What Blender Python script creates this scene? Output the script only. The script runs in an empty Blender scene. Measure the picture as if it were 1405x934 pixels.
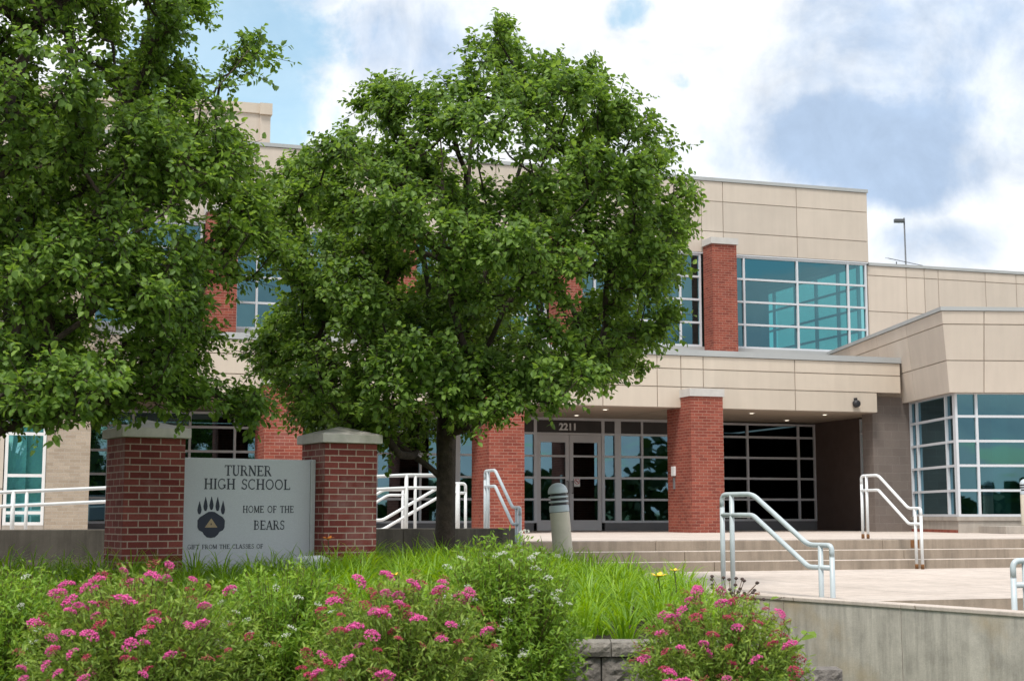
import bpy, math, random
import numpy as np
R = math.radians
S = bpy.context.scene
COL = S.collection
rng = np.random.default_rng(7)
random.seed(7)

# ------------------------------------------------------------------ camera
CAMZ = 0.385
cam = bpy.data.cameras.new("camera")
cam.lens = 36.0 * 2000 / 1405
cam.sensor_width = 36
cam.clip_start = 0.1
cam.clip_end = 3000
cam.dof.use_dof = True
cam.dof.focus_distance = 19.0
cam.dof.aperture_fstop = 4.0
camo = bpy.data.objects.new("camera", cam)
COL.objects.link(camo)
camo.location = (0, 0, CAMZ)
PITCH = math.atan(240 / 2000)
camo.rotation_euler = (R(90) + PITCH, 0, 0)
S.camera = camo

# ------------------------------------------------------------------ view
S.view_settings.view_transform = 'Standard'
S.view_settings.look = 'None'
S.view_settings.exposure = 0.92
S.view_settings.gamma = 1
S.cycles.max_bounces = 8
S.cycles.transparent_max_bounces = 12
S.cycles.use_denoising = True

# ------------------------------------------------------------------ sun and sky
SUN_EL, SUN_AZ = R(63), R(203)          # azimuth clockwise from +Y: behind the camera, a little to the left
sd = (math.sin(SUN_AZ) * math.cos(SUN_EL), math.cos(SUN_AZ) * math.cos(SUN_EL), math.sin(SUN_EL))
sun = bpy.data.lights.new("sun", 'SUN')
sun.energy = 1.8
sun.angle = R(14)
sun.color = (1, 0.95, 0.87)
suno = bpy.data.objects.new("sun", sun)
COL.objects.link(suno)
from mathutils import Vector, Matrix
suno.rotation_euler = Vector(sd).to_track_quat('Z', 'Y').to_euler()

W = bpy.data.worlds.new("World")
S.world = W
W.use_nodes = True
wn, wl = W.node_tree.nodes, W.node_tree.links
wn.clear()


def N(nodes, kind, **kw):
    n = nodes.new(kind)
    for k, v in kw.items():
        if k.startswith('i_'):
            key = k[2:]
            n.inputs[int(key) if key.isdigit() else key].default_value = v
        else:
            setattr(n, k, v)
    return n


def pixdir(px, py):
    X, Z = (px - 702.5) / 2000, (467 - py) / 2000
    v = Vector((X, math.cos(PITCH) - Z * math.sin(PITCH), math.sin(PITCH) + Z * math.cos(PITCH)))
    return v.normalized()


def build_world():
    out = N(wn, 'ShaderNodeOutputWorld')
    bg = N(wn, 'ShaderNodeBackground')
    sky = N(wn, 'ShaderNodeTexSky', sky_type='NISHITA', sun_disc=False, sun_elevation=SUN_EL, sun_rotation=SUN_AZ)
    skym = N(wn, 'ShaderNodeVectorMath', operation='SCALE')
    skym.inputs['Scale'].default_value = 1.0
    wl.new(sky.outputs[0], skym.inputs[0])
    tint = N(wn, 'ShaderNodeMix', data_type='RGBA', blend_type='MULTIPLY')
    tint.inputs[0].default_value = 1
    tint.inputs[7].default_value = (0.90, 1.12, 0.98, 1)
    wl.new(skym.outputs[0], tint.inputs[6])
    tc = N(wn, 'ShaderNodeTexCoord')
    # clouds on a high plane seen in perspective
    sep = N(wn, 'ShaderNodeSeparateXYZ')
    wl.new(tc.outputs['Generated'], sep.inputs[0])
    add = N(wn, 'ShaderNodeMath', operation='ADD', i_1=0.16)
    wl.new(sep.outputs[2], add.inputs[0])
    mx = N(wn, 'ShaderNodeMath', operation='MAXIMUM', i_1=0.05)
    wl.new(add.outputs[0], mx.inputs[0])
    dx = N(wn, 'ShaderNodeMath', operation='DIVIDE')
    dy = N(wn, 'ShaderNodeMath', operation='DIVIDE')
    wl.new(sep.outputs[0], dx.inputs[0]); wl.new(mx.outputs[0], dx.inputs[1])
    wl.new(sep.outputs[1], dy.inputs[0]); wl.new(mx.outputs[0], dy.inputs[1])
    comb = N(wn, 'ShaderNodeCombineXYZ')
    wl.new(dx.outputs[0], comb.inputs[0]); wl.new(dy.outputs[0], comb.inputs[1])
    n1 = N(wn, 'ShaderNodeTexNoise', i_Scale=2.1, i_Detail=9, i_Roughness=0.56, i_Distortion=0.25)
    wl.new(comb.outputs[0], n1.inputs['Vector'])
    n2 = N(wn, 'ShaderNodeTexNoise', i_Scale=1.3, i_Detail=7, i_Roughness=0.5)
    mp = N(wn, 'ShaderNodeMapping'); mp.inputs['Location'].default_value = (3.1, 7.7, 0)
    wl.new(comb.outputs[0], mp.inputs[0]); wl.new(mp.outputs[0], n2.inputs['Vector'])

    # direction coordinate warped by noise, for the big cloud masses
    nw = N(wn, 'ShaderNodeTexNoise', i_Scale=9.0, i_Detail=8, i_Roughness=0.6)
    wl.new(tc.outputs['Generated'], nw.inputs['Vector'])
    sub = N(wn, 'ShaderNodeVectorMath', operation='SUBTRACT'); sub.inputs[1].default_value = (0.5, 0.5, 0.5)
    wl.new(nw.outputs['Color'], sub.inputs[0])
    scl = N(wn, 'ShaderNodeVectorMath', operation='SCALE'); scl.inputs['Scale'].default_value = 0.075
    wl.new(sub.outputs[0], scl.inputs[0])
    wrp = N(wn, 'ShaderNodeVectorMath', operation='ADD')
    wl.new(tc.outputs['Generated'], wrp.inputs[0]); wl.new(scl.outputs[0], wrp.inputs[1])

    def mass(px, py, rx, rz, soft):
        """an elliptical cloud mass in direction space: 1 inside, 0 outside"""
        d = pixdir(px, py)
        s = N(wn, 'ShaderNodeVectorMath', operation='SUBTRACT'); s.inputs[1].default_value = d
        wl.new(wrp.outputs[0], s.inputs[0])
        m = N(wn, 'ShaderNodeVectorMath', operation='MULTIPLY'); m.inputs[1].default_value = (1 / rx, 0.6 / rx, 1 / rz)
        wl.new(s.outputs[0], m.inputs[0])
        ln = N(wn, 'ShaderNodeVectorMath', operation='LENGTH')
        wl.new(m.outputs[0], ln.inputs[0])
        mr = N(wn, 'ShaderNodeMapRange', interpolation_type='SMOOTHSTEP')
        mr.inputs['From Min'].default_value = 1 + soft; mr.inputs['From Max'].default_value = 1 - soft
        wl.new(ln.outputs['Value'], mr.inputs['Value'])
        return mr.outputs[0]

    def mth(op, a, b):
        n = N(wn, 'ShaderNodeMath', operation=op)
        for i, q in enumerate((a, b)):
            if isinstance(q, (int, float)):
                n.inputs[i].default_value = q
            else:
                wl.new(q, n.inputs[i])
        return n.outputs[0]

    # openings of blue: noise based elsewhere, plus the openings the photo shows
    def smooth(v, a, b_):
        r_ = N(wn, 'ShaderNodeMapRange', interpolation_type='SMOOTHSTEP')
        r_.inputs['From Min'].default_value = a; r_.inputs['From Max'].default_value = b_
        wl.new(v, r_.inputs['Value'])
        return r_.outputs[0]
    nf = N(wn, 'ShaderNodeTexNoise', i_Scale=11, i_Detail=9, i_Roughness=0.6, i_Distortion=0.3)
    wl.new(tc.outputs['Generated'], nf.inputs['Vector'])
    nz = mth('MULTIPLY', mth('SUBTRACT', nf.outputs[0], 0.5), 1.6)
    holes = None
    for a, k in (((310, 100, .075, .10, .9), 1.0), ((890, 2, .030, .014, 1), .8), ((937, 118, .010, .009, 1), .7)):
        m = mth('MULTIPLY', mass(*a), k)
        holes = m if holes is None else mth('MAXIMUM', holes, m)
    holes = smooth(mth('ADD', holes, mth('MULTIPLY', mth('MULTIPLY', nz, 1.3), smooth(holes, .0, .25))), .38, .80)
    cov = smooth(n1.outputs[0], .36, .47)
    keep = smooth(mass(950, 150, .45, .22, .5), 0.0, .5)
    cov = mth('MAXIMUM', cov, keep)
    cov = mth('MULTIPLY', cov, mth('SUBTRACT', 1.0, mth('MULTIPLY', holes, 0.72)))
    # blue grey undersides
    g = mth('MULTIPLY', mth('MULTIPLY', smooth(n2.outputs[0], .50, .72), 0.6), mth('SUBTRACT', 1.0, keep))
    nh = N(wn, 'ShaderNodeTexNoise', i_Scale=8.5, i_Detail=10, i_Roughness=0.6, i_Distortion=0.5)
    mh = N(wn, 'ShaderNodeMapping'); mh.inputs['Location'].default_value = (1.7, 4.1, 2.2); mh.inputs['Scale'].default_value = (1, 1, 2.0)
    wl.new(tc.outputs['Generated'], mh.inputs[0]); wl.new(mh.outputs[0], nh.inputs['Vector'])
    g = mth('MAXIMUM', g, mth('MULTIPLY', smooth(nh.outputs[0], .48, .70), .42))
    gm = None
    for a, k in (((1265, 90, .115, .085, .9), .62), ((1215, 200, .085, .034, .9), 1.0), ((540, 60, .10, .035, .9), .62), ((760, 95, .06, .03, .9), .35), ((990, 205, .06, .03, .9), .45), ((1290, 320, .06, .022, .9), .5)):
        m = mth('MULTIPLY', mass(*a), k)
        gm = m if gm is None else mth('MAXIMUM', gm, m)
    gm = mth('MULTIPLY', smooth(mth('ADD', gm, mth('MULTIPLY', mth('MULTIPLY', nz, .75), smooth(gm, .02, .3))), .22, .82), .95)
    g = mth('MAXIMUM', g, gm)
    # brightness wisps inside the clouds
    n3 = N(wn, 'ShaderNodeTexNoise', i_Scale=16.0, i_Detail=8, i_Roughness=0.62, i_Distortion=0.4)
    wl.new(tc.outputs['Generated'], n3.inputs['Vector'])
    wis = N(wn, 'ShaderNodeMapRange'); wis.inputs['From Min'].default_value = 0.3; wis.inputs['From Max'].default_value = 0.7
    wis.inputs['To Min'].default_value = 0.84; wis.inputs['To Max'].default_value = 1.08
    wl.new(n3.outputs[0], wis.inputs['Value'])
    cc = N(wn, 'ShaderNodeMix', data_type='RGBA')
    cc.inputs[6].default_value = (CLOUD_W[0], CLOUD_W[1], CLOUD_W[2], 1)
    cc.inputs[7].default_value = (CLOUD_G[0], CLOUD_G[1], CLOUD_G[2], 1)
    wl.new(g, cc.inputs[0])
    cw = N(wn, 'ShaderNodeVectorMath', operation='SCALE')
    wl.new(cc.outputs[2], cw.inputs[0]); wl.new(wis.outputs[0], cw.inputs['Scale'])
    mix = N(wn, 'ShaderNodeMix', data_type='RGBA')
    wl.new(cov, mix.inputs[0]); wl.new(tint.outputs[2], mix.inputs[6]); wl.new(cw.outputs[0], mix.inputs[7])
    bg.inputs['Strength'].default_value = SKY_STR
    wl.new(mix.outputs[2], bg.inputs['Color'])
    wl.new(bg.outputs[0], out.inputs['Surface'])


SKY_STR = 0.115
CLOUD_W = (5.2, 5.35, 5.5)
CLOUD_G = (2.25, 2.95, 4.0)
build_world()

# ------------------------------------------------------------------ materials
MATS = {}


def new_mat(name):
    m = bpy.data.materials.new(name)
    m.use_nodes = True
    nt = m.node_tree
    b = nt.nodes['Principled BSDF']
    MATS[name] = m
    return m, nt.nodes, nt.links, b


def ramp(nodes, links, src, stops):
    r = nodes.new('ShaderNodeValToRGB')
    while len(r.color_ramp.elements) < len(stops):
        r.color_ramp.elements.new(0.5)
    for e, (p, c) in zip(r.color_ramp.elements, stops):
        e.position = p
        e.color = (*c, 1)
    links.new(src, r.inputs[0])
    return r.outputs[0]


def plain(name, c, rough=0.6, metal=0.0, var=0.12, scale=3.0, bump=0.0, bscale=60, spec=0.5, streak=0.0, isl=0.0):
    m, n, l, b = new_mat(name)
    tc = N(n, 'ShaderNodeTexCoord')
    no = N(n, 'ShaderNodeTexNoise', i_Scale=scale, i_Detail=7, i_Roughness=0.62)
    l.new(tc.outputs['Object'], no.inputs['Vector'])
    lo = tuple(x * (1 - var) for x in c); hi = tuple(min(1, x * (1 + var)) for x in c)
    col = ramp(n, l, no.outputs[0], [(0.3, lo), (0.7, hi)])
    if isl:
        ge = N(n, 'ShaderNodeNewGeometry')
        ir = ramp(n, l, ge.outputs['Random Per Island'], [(0, (1 - isl,) * 3), (1, (1 + isl * .6, 1 + isl * .5, 1 + isl * .4))])
        mi_ = N(n, 'ShaderNodeMix', data_type='RGBA', blend_type='MULTIPLY'); mi_.inputs[0].default_value = 1
        l.new(col, mi_.inputs[6]); l.new(ir, mi_.inputs[7])
        col = mi_.outputs[2]
    if streak:
        mp = N(n, 'ShaderNodeMapping'); mp.inputs['Scale'].default_value = (5, 5, 0.3)
        l.new(tc.outputs['Object'], mp.inputs[0])
        ns = N(n, 'ShaderNodeTexNoise', i_Scale=1.0, i_Detail=6, i_Roughness=0.6)
        l.new(mp.outputs[0], ns.inputs['Vector'])
        sc = ramp(n, l, ns.outputs[0], [(0.35, (1 - streak,) * 3), (0.62, (1, 1, 1))])
        mm = N(n, 'ShaderNodeMix', data_type='RGBA', blend_type='MULTIPLY'); mm.inputs[0].default_value = 1
        l.new(col, mm.inputs[6]); l.new(sc, mm.inputs[7])
        col = mm.outputs[2]
    l.new(col, b.inputs['Base Color'])
    b.inputs['Roughness'].default_value = rough
    b.inputs['Metallic'].default_value = metal
    b.inputs['Specular IOR Level'].default_value = spec
    if bump:
        nb = N(n, 'ShaderNodeTexNoise', i_Scale=bscale, i_Detail=5, i_Roughness=0.65)
        l.new(tc.outputs['Object'], nb.inputs['Vector'])
        bp = N(n, 'ShaderNodeBump', i_Strength=bump, i_Distance=0.02)
        l.new(nb.outputs[0], bp.inputs['Height'])
        l.new(bp.outputs[0], b.inputs['Normal'])
    return m


def brick(name, c1, c2, mortar, bw=0.2032, bh=0.0677, ms=0.011, rough=0.85, bump=0.5, msm=0.15, wear=0.25, eff=.12):
    m, n, l, b = new_mat(name)
    uv = N(n, 'ShaderNodeUVMap', uv_map='UVMap')
    br = N(n, 'ShaderNodeTexBrick', offset=0.5)
    br.inputs['Scale'].default_value = 1
    br.inputs['Brick Width'].default_value = bw
    br.inputs['Row Height'].default_value = bh
    br.inputs['Mortar Size'].default_value = ms / 2
    br.inputs['Mortar Smooth'].default_value = msm
    br.inputs['Color1'].default_value = (*c1, 1)
    br.inputs['Color2'].default_value = (*c2, 1)
    br.inputs['Mortar'].default_value = (*mortar, 1)
    l.new(uv.outputs[0], br.inputs['Vector'])
    no = N(n, 'ShaderNodeTexNoise', i_Scale=1.7, i_Detail=8, i_Roughness=0.7)
    l.new(uv.outputs[0], no.inputs['Vector'])
    w = ramp(n, l, no.outputs[0], [(0.3, (1 - wear,) * 3), (0.7, (1 + wear * .3,) * 3)])
    nf = N(n, 'ShaderNodeTexNoise', i_Scale=45, i_Detail=4, i_Roughness=0.7)
    l.new(uv.outputs[0], nf.inputs['Vector'])
    w2 = ramp(n, l, nf.outputs[0], [(0.3, (.82,) * 3), (0.7, (1.1,) * 3)])
    m1 = N(n, 'ShaderNodeMix', data_type='RGBA', blend_type='MULTIPLY'); m1.inputs[0].default_value = 1
    m2 = N(n, 'ShaderNodeMix', data_type='RGBA', blend_type='MULTIPLY'); m2.inputs[0].default_value = 1
    l.new(br.outputs['Color'], m1.inputs[6]); l.new(w, m1.inputs[7])
    l.new(m1.outputs[2], m2.inputs[6]); l.new(w2, m2.inputs[7])
    ne = N(n, 'ShaderNodeTexNoise', i_Scale=1.1, i_Detail=6, i_Roughness=0.65)
    me_ = N(n, 'ShaderNodeMapping'); me_.inputs['Location'].default_value = (2.7, .9, 0)
    l.new(uv.outputs[0], me_.inputs[0]); l.new(me_.outputs[0], ne.inputs['Vector'])
    ef = ramp(n, l, ne.outputs[0], [(0.56, (0, 0, 0)), (0.76, (eff,) * 3)])
    m3 = N(n, 'ShaderNodeMix', data_type='RGBA'); m3.inputs[7].default_value = (.46, .36, .34, 1)
    l.new(ef, m3.inputs[0]); l.new(m2.outputs[2], m3.inputs[6])
    l.new(m3.outputs[2], b.inputs['Base Color'])
    b.inputs['Roughness'].default_value = rough
    b.inputs['Specular IOR Level'].default_value = 0.25
    if bump:
        inv = N(n, 'ShaderNodeMath', operation='SUBTRACT', i_0=1.0)
        l.new(br.outputs['Fac'], inv.inputs[1])
        bp = N(n, 'ShaderNodeBump', i_Strength=bump, i_Distance=0.008)
        l.new(inv.outputs[0], bp.inputs['Height'])
        l.new(bp.outputs[0], b.inputs['Normal'])
    return m


M_BRICK = brick('red_brick', (.225, .052, .038), (.345, .09, .06), (.40, .225, .17), wear=.2)
M_SBRICK = brick('dark_red_brick', (.18, .036, .032), (.28, .072, .06), (.48, .36, .30), ms=.012, eff=.38)
M_TBRICK = brick('tan_brick', (.37, .30, .23), (.47, .39, .31), (.44, .39, .33), wear=.15)
M_BLOCK = brick('grey_block', (.20, .165, .148), (.225, .188, .168), (.26, .225, .205), bw=.406, bh=.203, ms=.012, wear=.12)
M_PRECAST = plain('precast', (.59, .515, .445), .8, var=.05, scale=.9, bump=.12, bscale=80, spec=.3, streak=.055, isl=.06)
M_PRECASTW = plain('precast_cream', (.61, .53, .445), .8, var=.05, scale=.9, bump=.12, bscale=80, spec=.3, streak=.055, isl=.05)
M_JOINT = plain('joint', (.40, .335, .28), .9, var=.1)
M_COPING = plain('coping_metal', (.40, .415, .42), .55, var=.06, scale=1.5)
M_SOFFIT = plain('soffit', (.42, .34, .26), .8, var=.05)
M_CAP = plain('cast_stone', (.62, .58, .54), .85, var=.13, scale=5, bump=.25, bscale=90, streak=.12)
M_CAPW = plain('cast_stone_pale', (.53, .51, .49), .85, var=.08, scale=5)
M_FRAME = plain('window_aluminium', (.60, .62, .66), .42, var=.03, spec=.5)
M_DOORM = plain('door_aluminium', (.56, .56, .58), .42, var=.04)
M_DARKP = plain('dark_panel', (.035, .03, .03), .5, var=.2)
M_GREYP = plain('grey_panel', (.16, .16, .17), .6, var=.1)
M_BROWN = plain('brown_wall', (.10, .07, .06), .8, var=.12)
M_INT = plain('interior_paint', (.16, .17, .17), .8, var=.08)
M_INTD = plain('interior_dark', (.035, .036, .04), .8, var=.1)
M_BACKING = plain('bright_backing', (.62, .74, .74), .8, var=.06)  # for the added panels that brighten the left window
M_RAIL = plain('rail_paint', (.50, .56, .595), .38, var=.07, scale=9, spec=.5)
M_RAILW = plain('rail_paint_white', (.74, .76, .77), .38, var=.05, scale=9)
M_RUST = plain('rust', (.19, .085, .03), .9, var=.4, scale=40)
M_GRANITE = plain('granite', (.52, .535, .57), .42, var=.10, scale=130, spec=.4)
M_GRANITE2 = plain('granite_edge', (.53, .54, .55), .7, var=.10, scale=130)
M_ENGR = plain('engraving', (.035, .04, .055), .6, var=.1)
M_NAVY = plain('paw_navy', (.016, .02, .042), .55, var=.15)
M_GOLD = plain('paw_gold', (.40, .29, .17), .5, var=.12, scale=20)
M_BOLL = plain('bollard_concrete', (.60, .545, .45), .85, var=.08, scale=6, bump=.2, bscale=120)
M_BOLLH = plain('bollard_metal', (.50, .56, .61), .42, var=.05)
M_BLACK = plain('black', (.02, .02, .025), .5, var=.1)
M_WHITE = plain('white_paint', (.75, .75, .75), .5, var=.04)
M_RED = plain('sign_red', (.5, .06, .07), .5, var=.05)
M_BARK = plain('bark', (.075, .055, .042), .95, var=.45, scale=14, bump=.9, bscale=35, streak=.45)
M_SOIL = plain('mulch', (.045, .032, .022), .95, var=.5, scale=25, bump=.8, bscale=40)
M_GROUND = plain('lawn', (.06, .10, .03), .95, var=.35, scale=.8)
M_STEM = plain('stem', (.075, .085, .03), .8, var=.3, scale=20)
M_STEMR = plain('stem_brown', (.13, .07, .04), .85, var=.3, scale=20)
M_POLE = plain('pole_metal', (.10, .105, .115), .6, var=.06)
M_STONE = plain('pale_stone', (.55, .56, .57), .8, var=.15, scale=12, bump=.5, bscale=30)


M_BULB = plain('lit_bulb', (.9, .85, .75), .5)
M_BULB.node_tree.nodes['Principled BSDF'].inputs['Emission Color'].default_value = (1, .9, .72, 1)
M_BULB.node_tree.nodes['Principled BSDF'].inputs['Emission Strength'].default_value = 1.3


def concrete(name, c, stain=.3, scale=2.0, warm=None, joints=None):
    m, n, l, b = new_mat(name)
    tc = N(n, 'ShaderNodeTexCoord')
    a = N(n, 'ShaderNodeTexNoise', i_Scale=scale, i_Detail=9, i_Roughness=0.66)
    l.new(tc.outputs['Object'], a.inputs['Vector'])
    col = ramp(n, l, a.outputs[0], [(0.28, tuple(x * (1 - stain) for x in c)), (0.55, c), (0.8, tuple(min(1, x * 1.1) for x in c))])
    mp = N(n, 'ShaderNodeMapping'); mp.inputs['Scale'].default_value = (5, 5, .45)
    l.new(tc.outputs['Object'], mp.inputs[0])
    s = N(n, 'ShaderNodeTexNoise', i_Scale=1.2, i_Detail=8, i_Roughness=0.7)
    l.new(mp.outputs[0], s.inputs['Vector'])
    sc = ramp(n, l, s.outputs[0], [(0.32, (1 - stain * 1.3,) * 3), (0.58, (1.03,) * 3)])
    mm = N(n, 'ShaderNodeMix', data_type='RGBA', blend_type='MULTIPLY'); mm.inputs[0].default_value = 1
    l.new(col, mm.inputs[6]); l.new(sc, mm.inputs[7])
    o = mm.outputs[2]
    if warm:
        w = N(n, 'ShaderNodeTexNoise', i_Scale=.9, i_Detail=5, i_Roughness=.6)
        mp2 = N(n, 'ShaderNodeMapping'); mp2.inputs['Location'].default_value = (5.3, 1.2, 0)
        l.new(tc.outputs['Object'], mp2.inputs[0]); l.new(mp2.outputs[0], w.inputs['Vector'])
        wf = ramp(n, l, w.outputs[0], [(0.5, (0, 0, 0)), (0.68, (1, 1, 1))])
        mw = N(n, 'ShaderNodeMix', data_type='RGBA')
        l.new(wf, mw.inputs[0]); l.new(o, mw.inputs[6]); mw.inputs[7].default_value = (*warm, 1)
        o = mw.outputs[2]
    if joints:
        uvn = N(n, 'ShaderNodeUVMap', uv_map='UVMap')
        mpj = N(n, 'ShaderNodeMapping'); mpj.inputs['Rotation'].default_value = (0, 0, -R(18))
        l.new(uvn.outputs[0], mpj.inputs[0])
        bj = N(n, 'ShaderNodeTexBrick', offset=0.0)
        for k_, v_ in (('Scale', 1), ('Brick Width', joints), ('Row Height', joints), ('Mortar Size', .009), ('Mortar Smooth', .3)):
            bj.inputs[k_].default_value = v_
        bj.inputs['Color1'].default_value = (1, 1, 1, 1); bj.inputs['Color2'].default_value = (.93, .92, .91, 1); bj.inputs['Mortar'].default_value = (.5, .46, .42, 1)
        l.new(mpj.outputs[0], bj.inputs['Vector'])
        mj = N(n, 'ShaderNodeMix', data_type='RGBA', blend_type='MULTIPLY'); mj.inputs[0].default_value = 1
        l.new(o, mj.inputs[6]); l.new(bj.outputs['Color'], mj.inputs[7])
        o = mj.outputs[2]
    f = N(n, 'ShaderNodeTexNoise', i_Scale=70, i_Detail=5, i_Roughness=.7)
    l.new(tc.outputs['Object'], f.inputs['Vector'])
    fc = ramp(n, l, f.outputs[0], [(0.3, (.88,) * 3), (0.7, (1.06,) * 3)])
    mf = N(n, 'ShaderNodeMix', data_type='RGBA', blend_type='MULTIPLY'); mf.inputs[0].default_value = 1
    l.new(o, mf.inputs[6]); l.new(fc, mf.inputs[7])
    l.new(mf.outputs[2], b.inputs['Base Color'])
    b.inputs['Roughness'].default_value = .88
    b.inputs['Specular IOR Level'].default_value = .3
    bp = N(n, 'ShaderNodeBump', i_Strength=.25, i_Distance=.01)
    l.new(f.outputs[0], bp.inputs['Height']); l.new(bp.outputs[0], b.inputs['Normal'])
    return m


M_WALLC = concrete('weathered_concrete', (.56, .515, .46), .30, 3.2, warm=(.48, .38, .26))
M_LOWC = concrete('dark_concrete', (.135, .12, .10), .3, 2.5)
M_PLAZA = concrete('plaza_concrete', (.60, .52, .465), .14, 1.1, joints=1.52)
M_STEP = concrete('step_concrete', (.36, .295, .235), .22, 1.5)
M_BASEC = concrete('base_concrete', (.42, .375, .33), .15, 1.5)
M_RBLOCK = plain('split_face_block', (.19, .17, .155), .95, var=.45, scale=22, bump=1.0, bscale=28)
M_RCAP = plain('split_face_cap', (.25, .225, .20), .95, var=.35, scale=20, bump=1.0, bscale=28)


def glass(name, gcol, tcol, base=.16, rough=.01):
    m, n, l, b = new_mat(name)
    n.remove(b)
    out = n['Material Output']
    g = N(n, 'ShaderNodeBsdfGlossy', i_Roughness=rough); g.inputs['Color'].default_value = (*gcol, 1)
    t = N(n, 'ShaderNodeBsdfTransparent'); t.inputs['Color'].default_value = (*tcol, 1)
    lw = N(n, 'ShaderNodeLayerWeight', i_Blend=.5)
    pw = N(n, 'ShaderNodeMath', operation='POWER', i_1=3.0)
    l.new(lw.outputs['Facing'], pw.inputs[0])
    mr = N(n, 'ShaderNodeMapRange')
    mr.inputs['To Min'].default_value = base; mr.inputs['To Max'].default_value = .9
    l.new(pw.outputs[0], mr.inputs['Value'])
    tc = N(n, 'ShaderNodeTexCoord')
    no = N(n, 'ShaderNodeTexNoise', i_Scale=.55, i_Detail=2)
    l.new(tc.outputs['Object'], no.inputs['Vector'])
    bp = N(n, 'ShaderNodeBump', i_Strength=.10, i_Distance=.02)
    l.new(no.outputs[0], bp.inputs['Height']); l.new(bp.outputs[0], g.inputs['Normal'])
    mx = N(n, 'ShaderNodeMixShader')
    l.new(mr.outputs[0], mx.inputs[0]); l.new(t.outputs[0], mx.inputs[1]); l.new(g.outputs[0], mx.inputs[2])
    l.new(mx.outputs[0], out.inputs['Surface'])
    return m


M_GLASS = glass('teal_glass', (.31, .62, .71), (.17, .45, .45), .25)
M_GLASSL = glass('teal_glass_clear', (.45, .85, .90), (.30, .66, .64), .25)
M_GLASSB = glass('bright_reflection_glass', (.45, .88, .95), (.48, .86, .88), .30)  # lighter copy of the teal glass, bright sky reflection put into its colours
M_GLASSK = glass('dark_reflection_glass', (.30, .42, .45), (.05, .08, .085), .010)  # near-black copy of the teal glass, a dark reflection put into its colours
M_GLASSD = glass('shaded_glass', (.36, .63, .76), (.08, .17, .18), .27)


def leafmat(name, stops, trans=.35, rough=.42, spec=.45, scale=.9):
    m, n, l, b = new_mat(name)
    out = n['Material Output']
    ge = N(n, 'ShaderNodeNewGeometry')
    tc = N(n, 'ShaderNodeTexCoord')
    no = N(n, 'ShaderNodeTexNoise', i_Scale=scale, i_Detail=3)
    l.new(tc.outputs['Object'], no.inputs['Vector'])
    ad = N(n, 'ShaderNodeMath', operation='MULTIPLY_ADD', i_1=.55, i_2=-.02)
    l.new(ge.outputs['Random Per Island'], ad.inputs[0])
    a2 = N(n, 'ShaderNodeMath', operation='MULTIPLY_ADD', i_1=.45)
    l.new(no.outputs[0], a2.inputs[0]); l.new(ad.outputs[0], a2.inputs[2])
    col = ramp(n, l, a2.outputs[0], stops)
    l.new(col, b.inputs['Base Color'])
    b.inputs['Roughness'].default_value = rough
    b.inputs['Specular IOR Level'].default_value = spec
    t = N(n, 'ShaderNodeBsdfTranslucent')
    hs = N(n, 'ShaderNodeHueSaturation', i_Saturation=1.1, i_Value=1.5)
    hs.inputs['Hue'].default_value = .485
    l.new(col, hs.inputs['Color']); l.new(hs.outputs[0], t.inputs['Color'])
    mx = N(n, 'ShaderNodeMixShader', i_0=trans)
    l.new(b.outputs[0], mx.inputs[1]); l.new(t.outputs[0], mx.inputs[2]); l.new(mx.outputs[0], out.inputs['Surface'])
    return m


M_LEAF = leafmat('pear_leaf', [(.15, (.064, .125, .024)), (.5, (.142, .25, .044)), (.85, (.275, .415, .085))], .45, .5, .35)
M_LEAF2 = leafmat('pear_leaf_light', [(.15, (.066, .128, .024)), (.5, (.146, .258, .044)), (.85, (.285, .425, .085))], .45, .5, .35)
M_SPIREA = leafmat('spirea_leaf', [(.15, (.12, .205, .04)), (.5, (.25, .375, .07)), (.85, (.38, .50, .11))], .38, .55, .3, 3)
M_SPIREAW = leafmat('white_spirea_leaf', [(.15, (.12, .23, .035)), (.5, (.23, .385, .055)), (.85, (.36, .52, .09))], .38, .55, .3, 3)
M_LILY = leafmat('daylily_leaf', [(.05, (.16, .15, .05)), (.14, (.12, .24, .025)), (.5, (.22, .39, .036)), (.9, (.37, .55, .055))], .4, .45, .4, 1.3)
M_WEED = leafmat('weed_leaf', [(.15, (.16, .26, .03)), (.85, (.28, .40, .05))], .35, .5, .4, 4)
M_WOOD = leafmat('wood_leaf', [(.15, (.02, .04, .012)), (.85, (.05, .08, .02))], .2, .6, .3, .3)
M_PINK = plain('pink_flower', (.72, .11, .34), .7, var=.45, scale=55, spec=.2)
M_PINKF = plain('faded_flower', (.27, .075, .06), .85, var=.4, scale=50, spec=.2)
M_PINKM = plain('mid_pink_flower', (.48, .05, .12), .75, var=.4, scale=50, spec=.2)
M_WHITEF = plain('white_flower', (.70, .72, .62), .8, var=.12, scale=50, spec=.2)
M_YELLOW = plain('yellow_petal', (.80, .55, .03), .6, var=.15, scale=20)
M_ORANGE = plain('orange_petal', (.70, .22, .03), .6, var=.2, scale=20)
M_DRY = plain('dry_head', (.07, .045, .04), .9, var=.3, scale=40)


# ------------------------------------------------------------------ mesh helpers
class Frame:
    def __init__(s, ox, oy, rot):
        s.o = (ox, oy); s.c, s.s = math.cos(rot), math.sin(rot); s.rot = rot

    def __call__(s, a, b, z):
        return (s.o[0] + s.c * a - s.s * b, s.o[1] + s.s * a + s.c * b, z)


WORLD = Frame(0, 0, 0)
B = Frame(0, 0, R(18))                 # main building: u along the facade to the right, v into the building
SG = Frame(-3.79, 14.3, R(31.4))       # sign: origin at the near left corner of the left pillar
WG = Frame(9.98, 32.8, R(3.6))         # right wing: origin at the window corner


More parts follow.
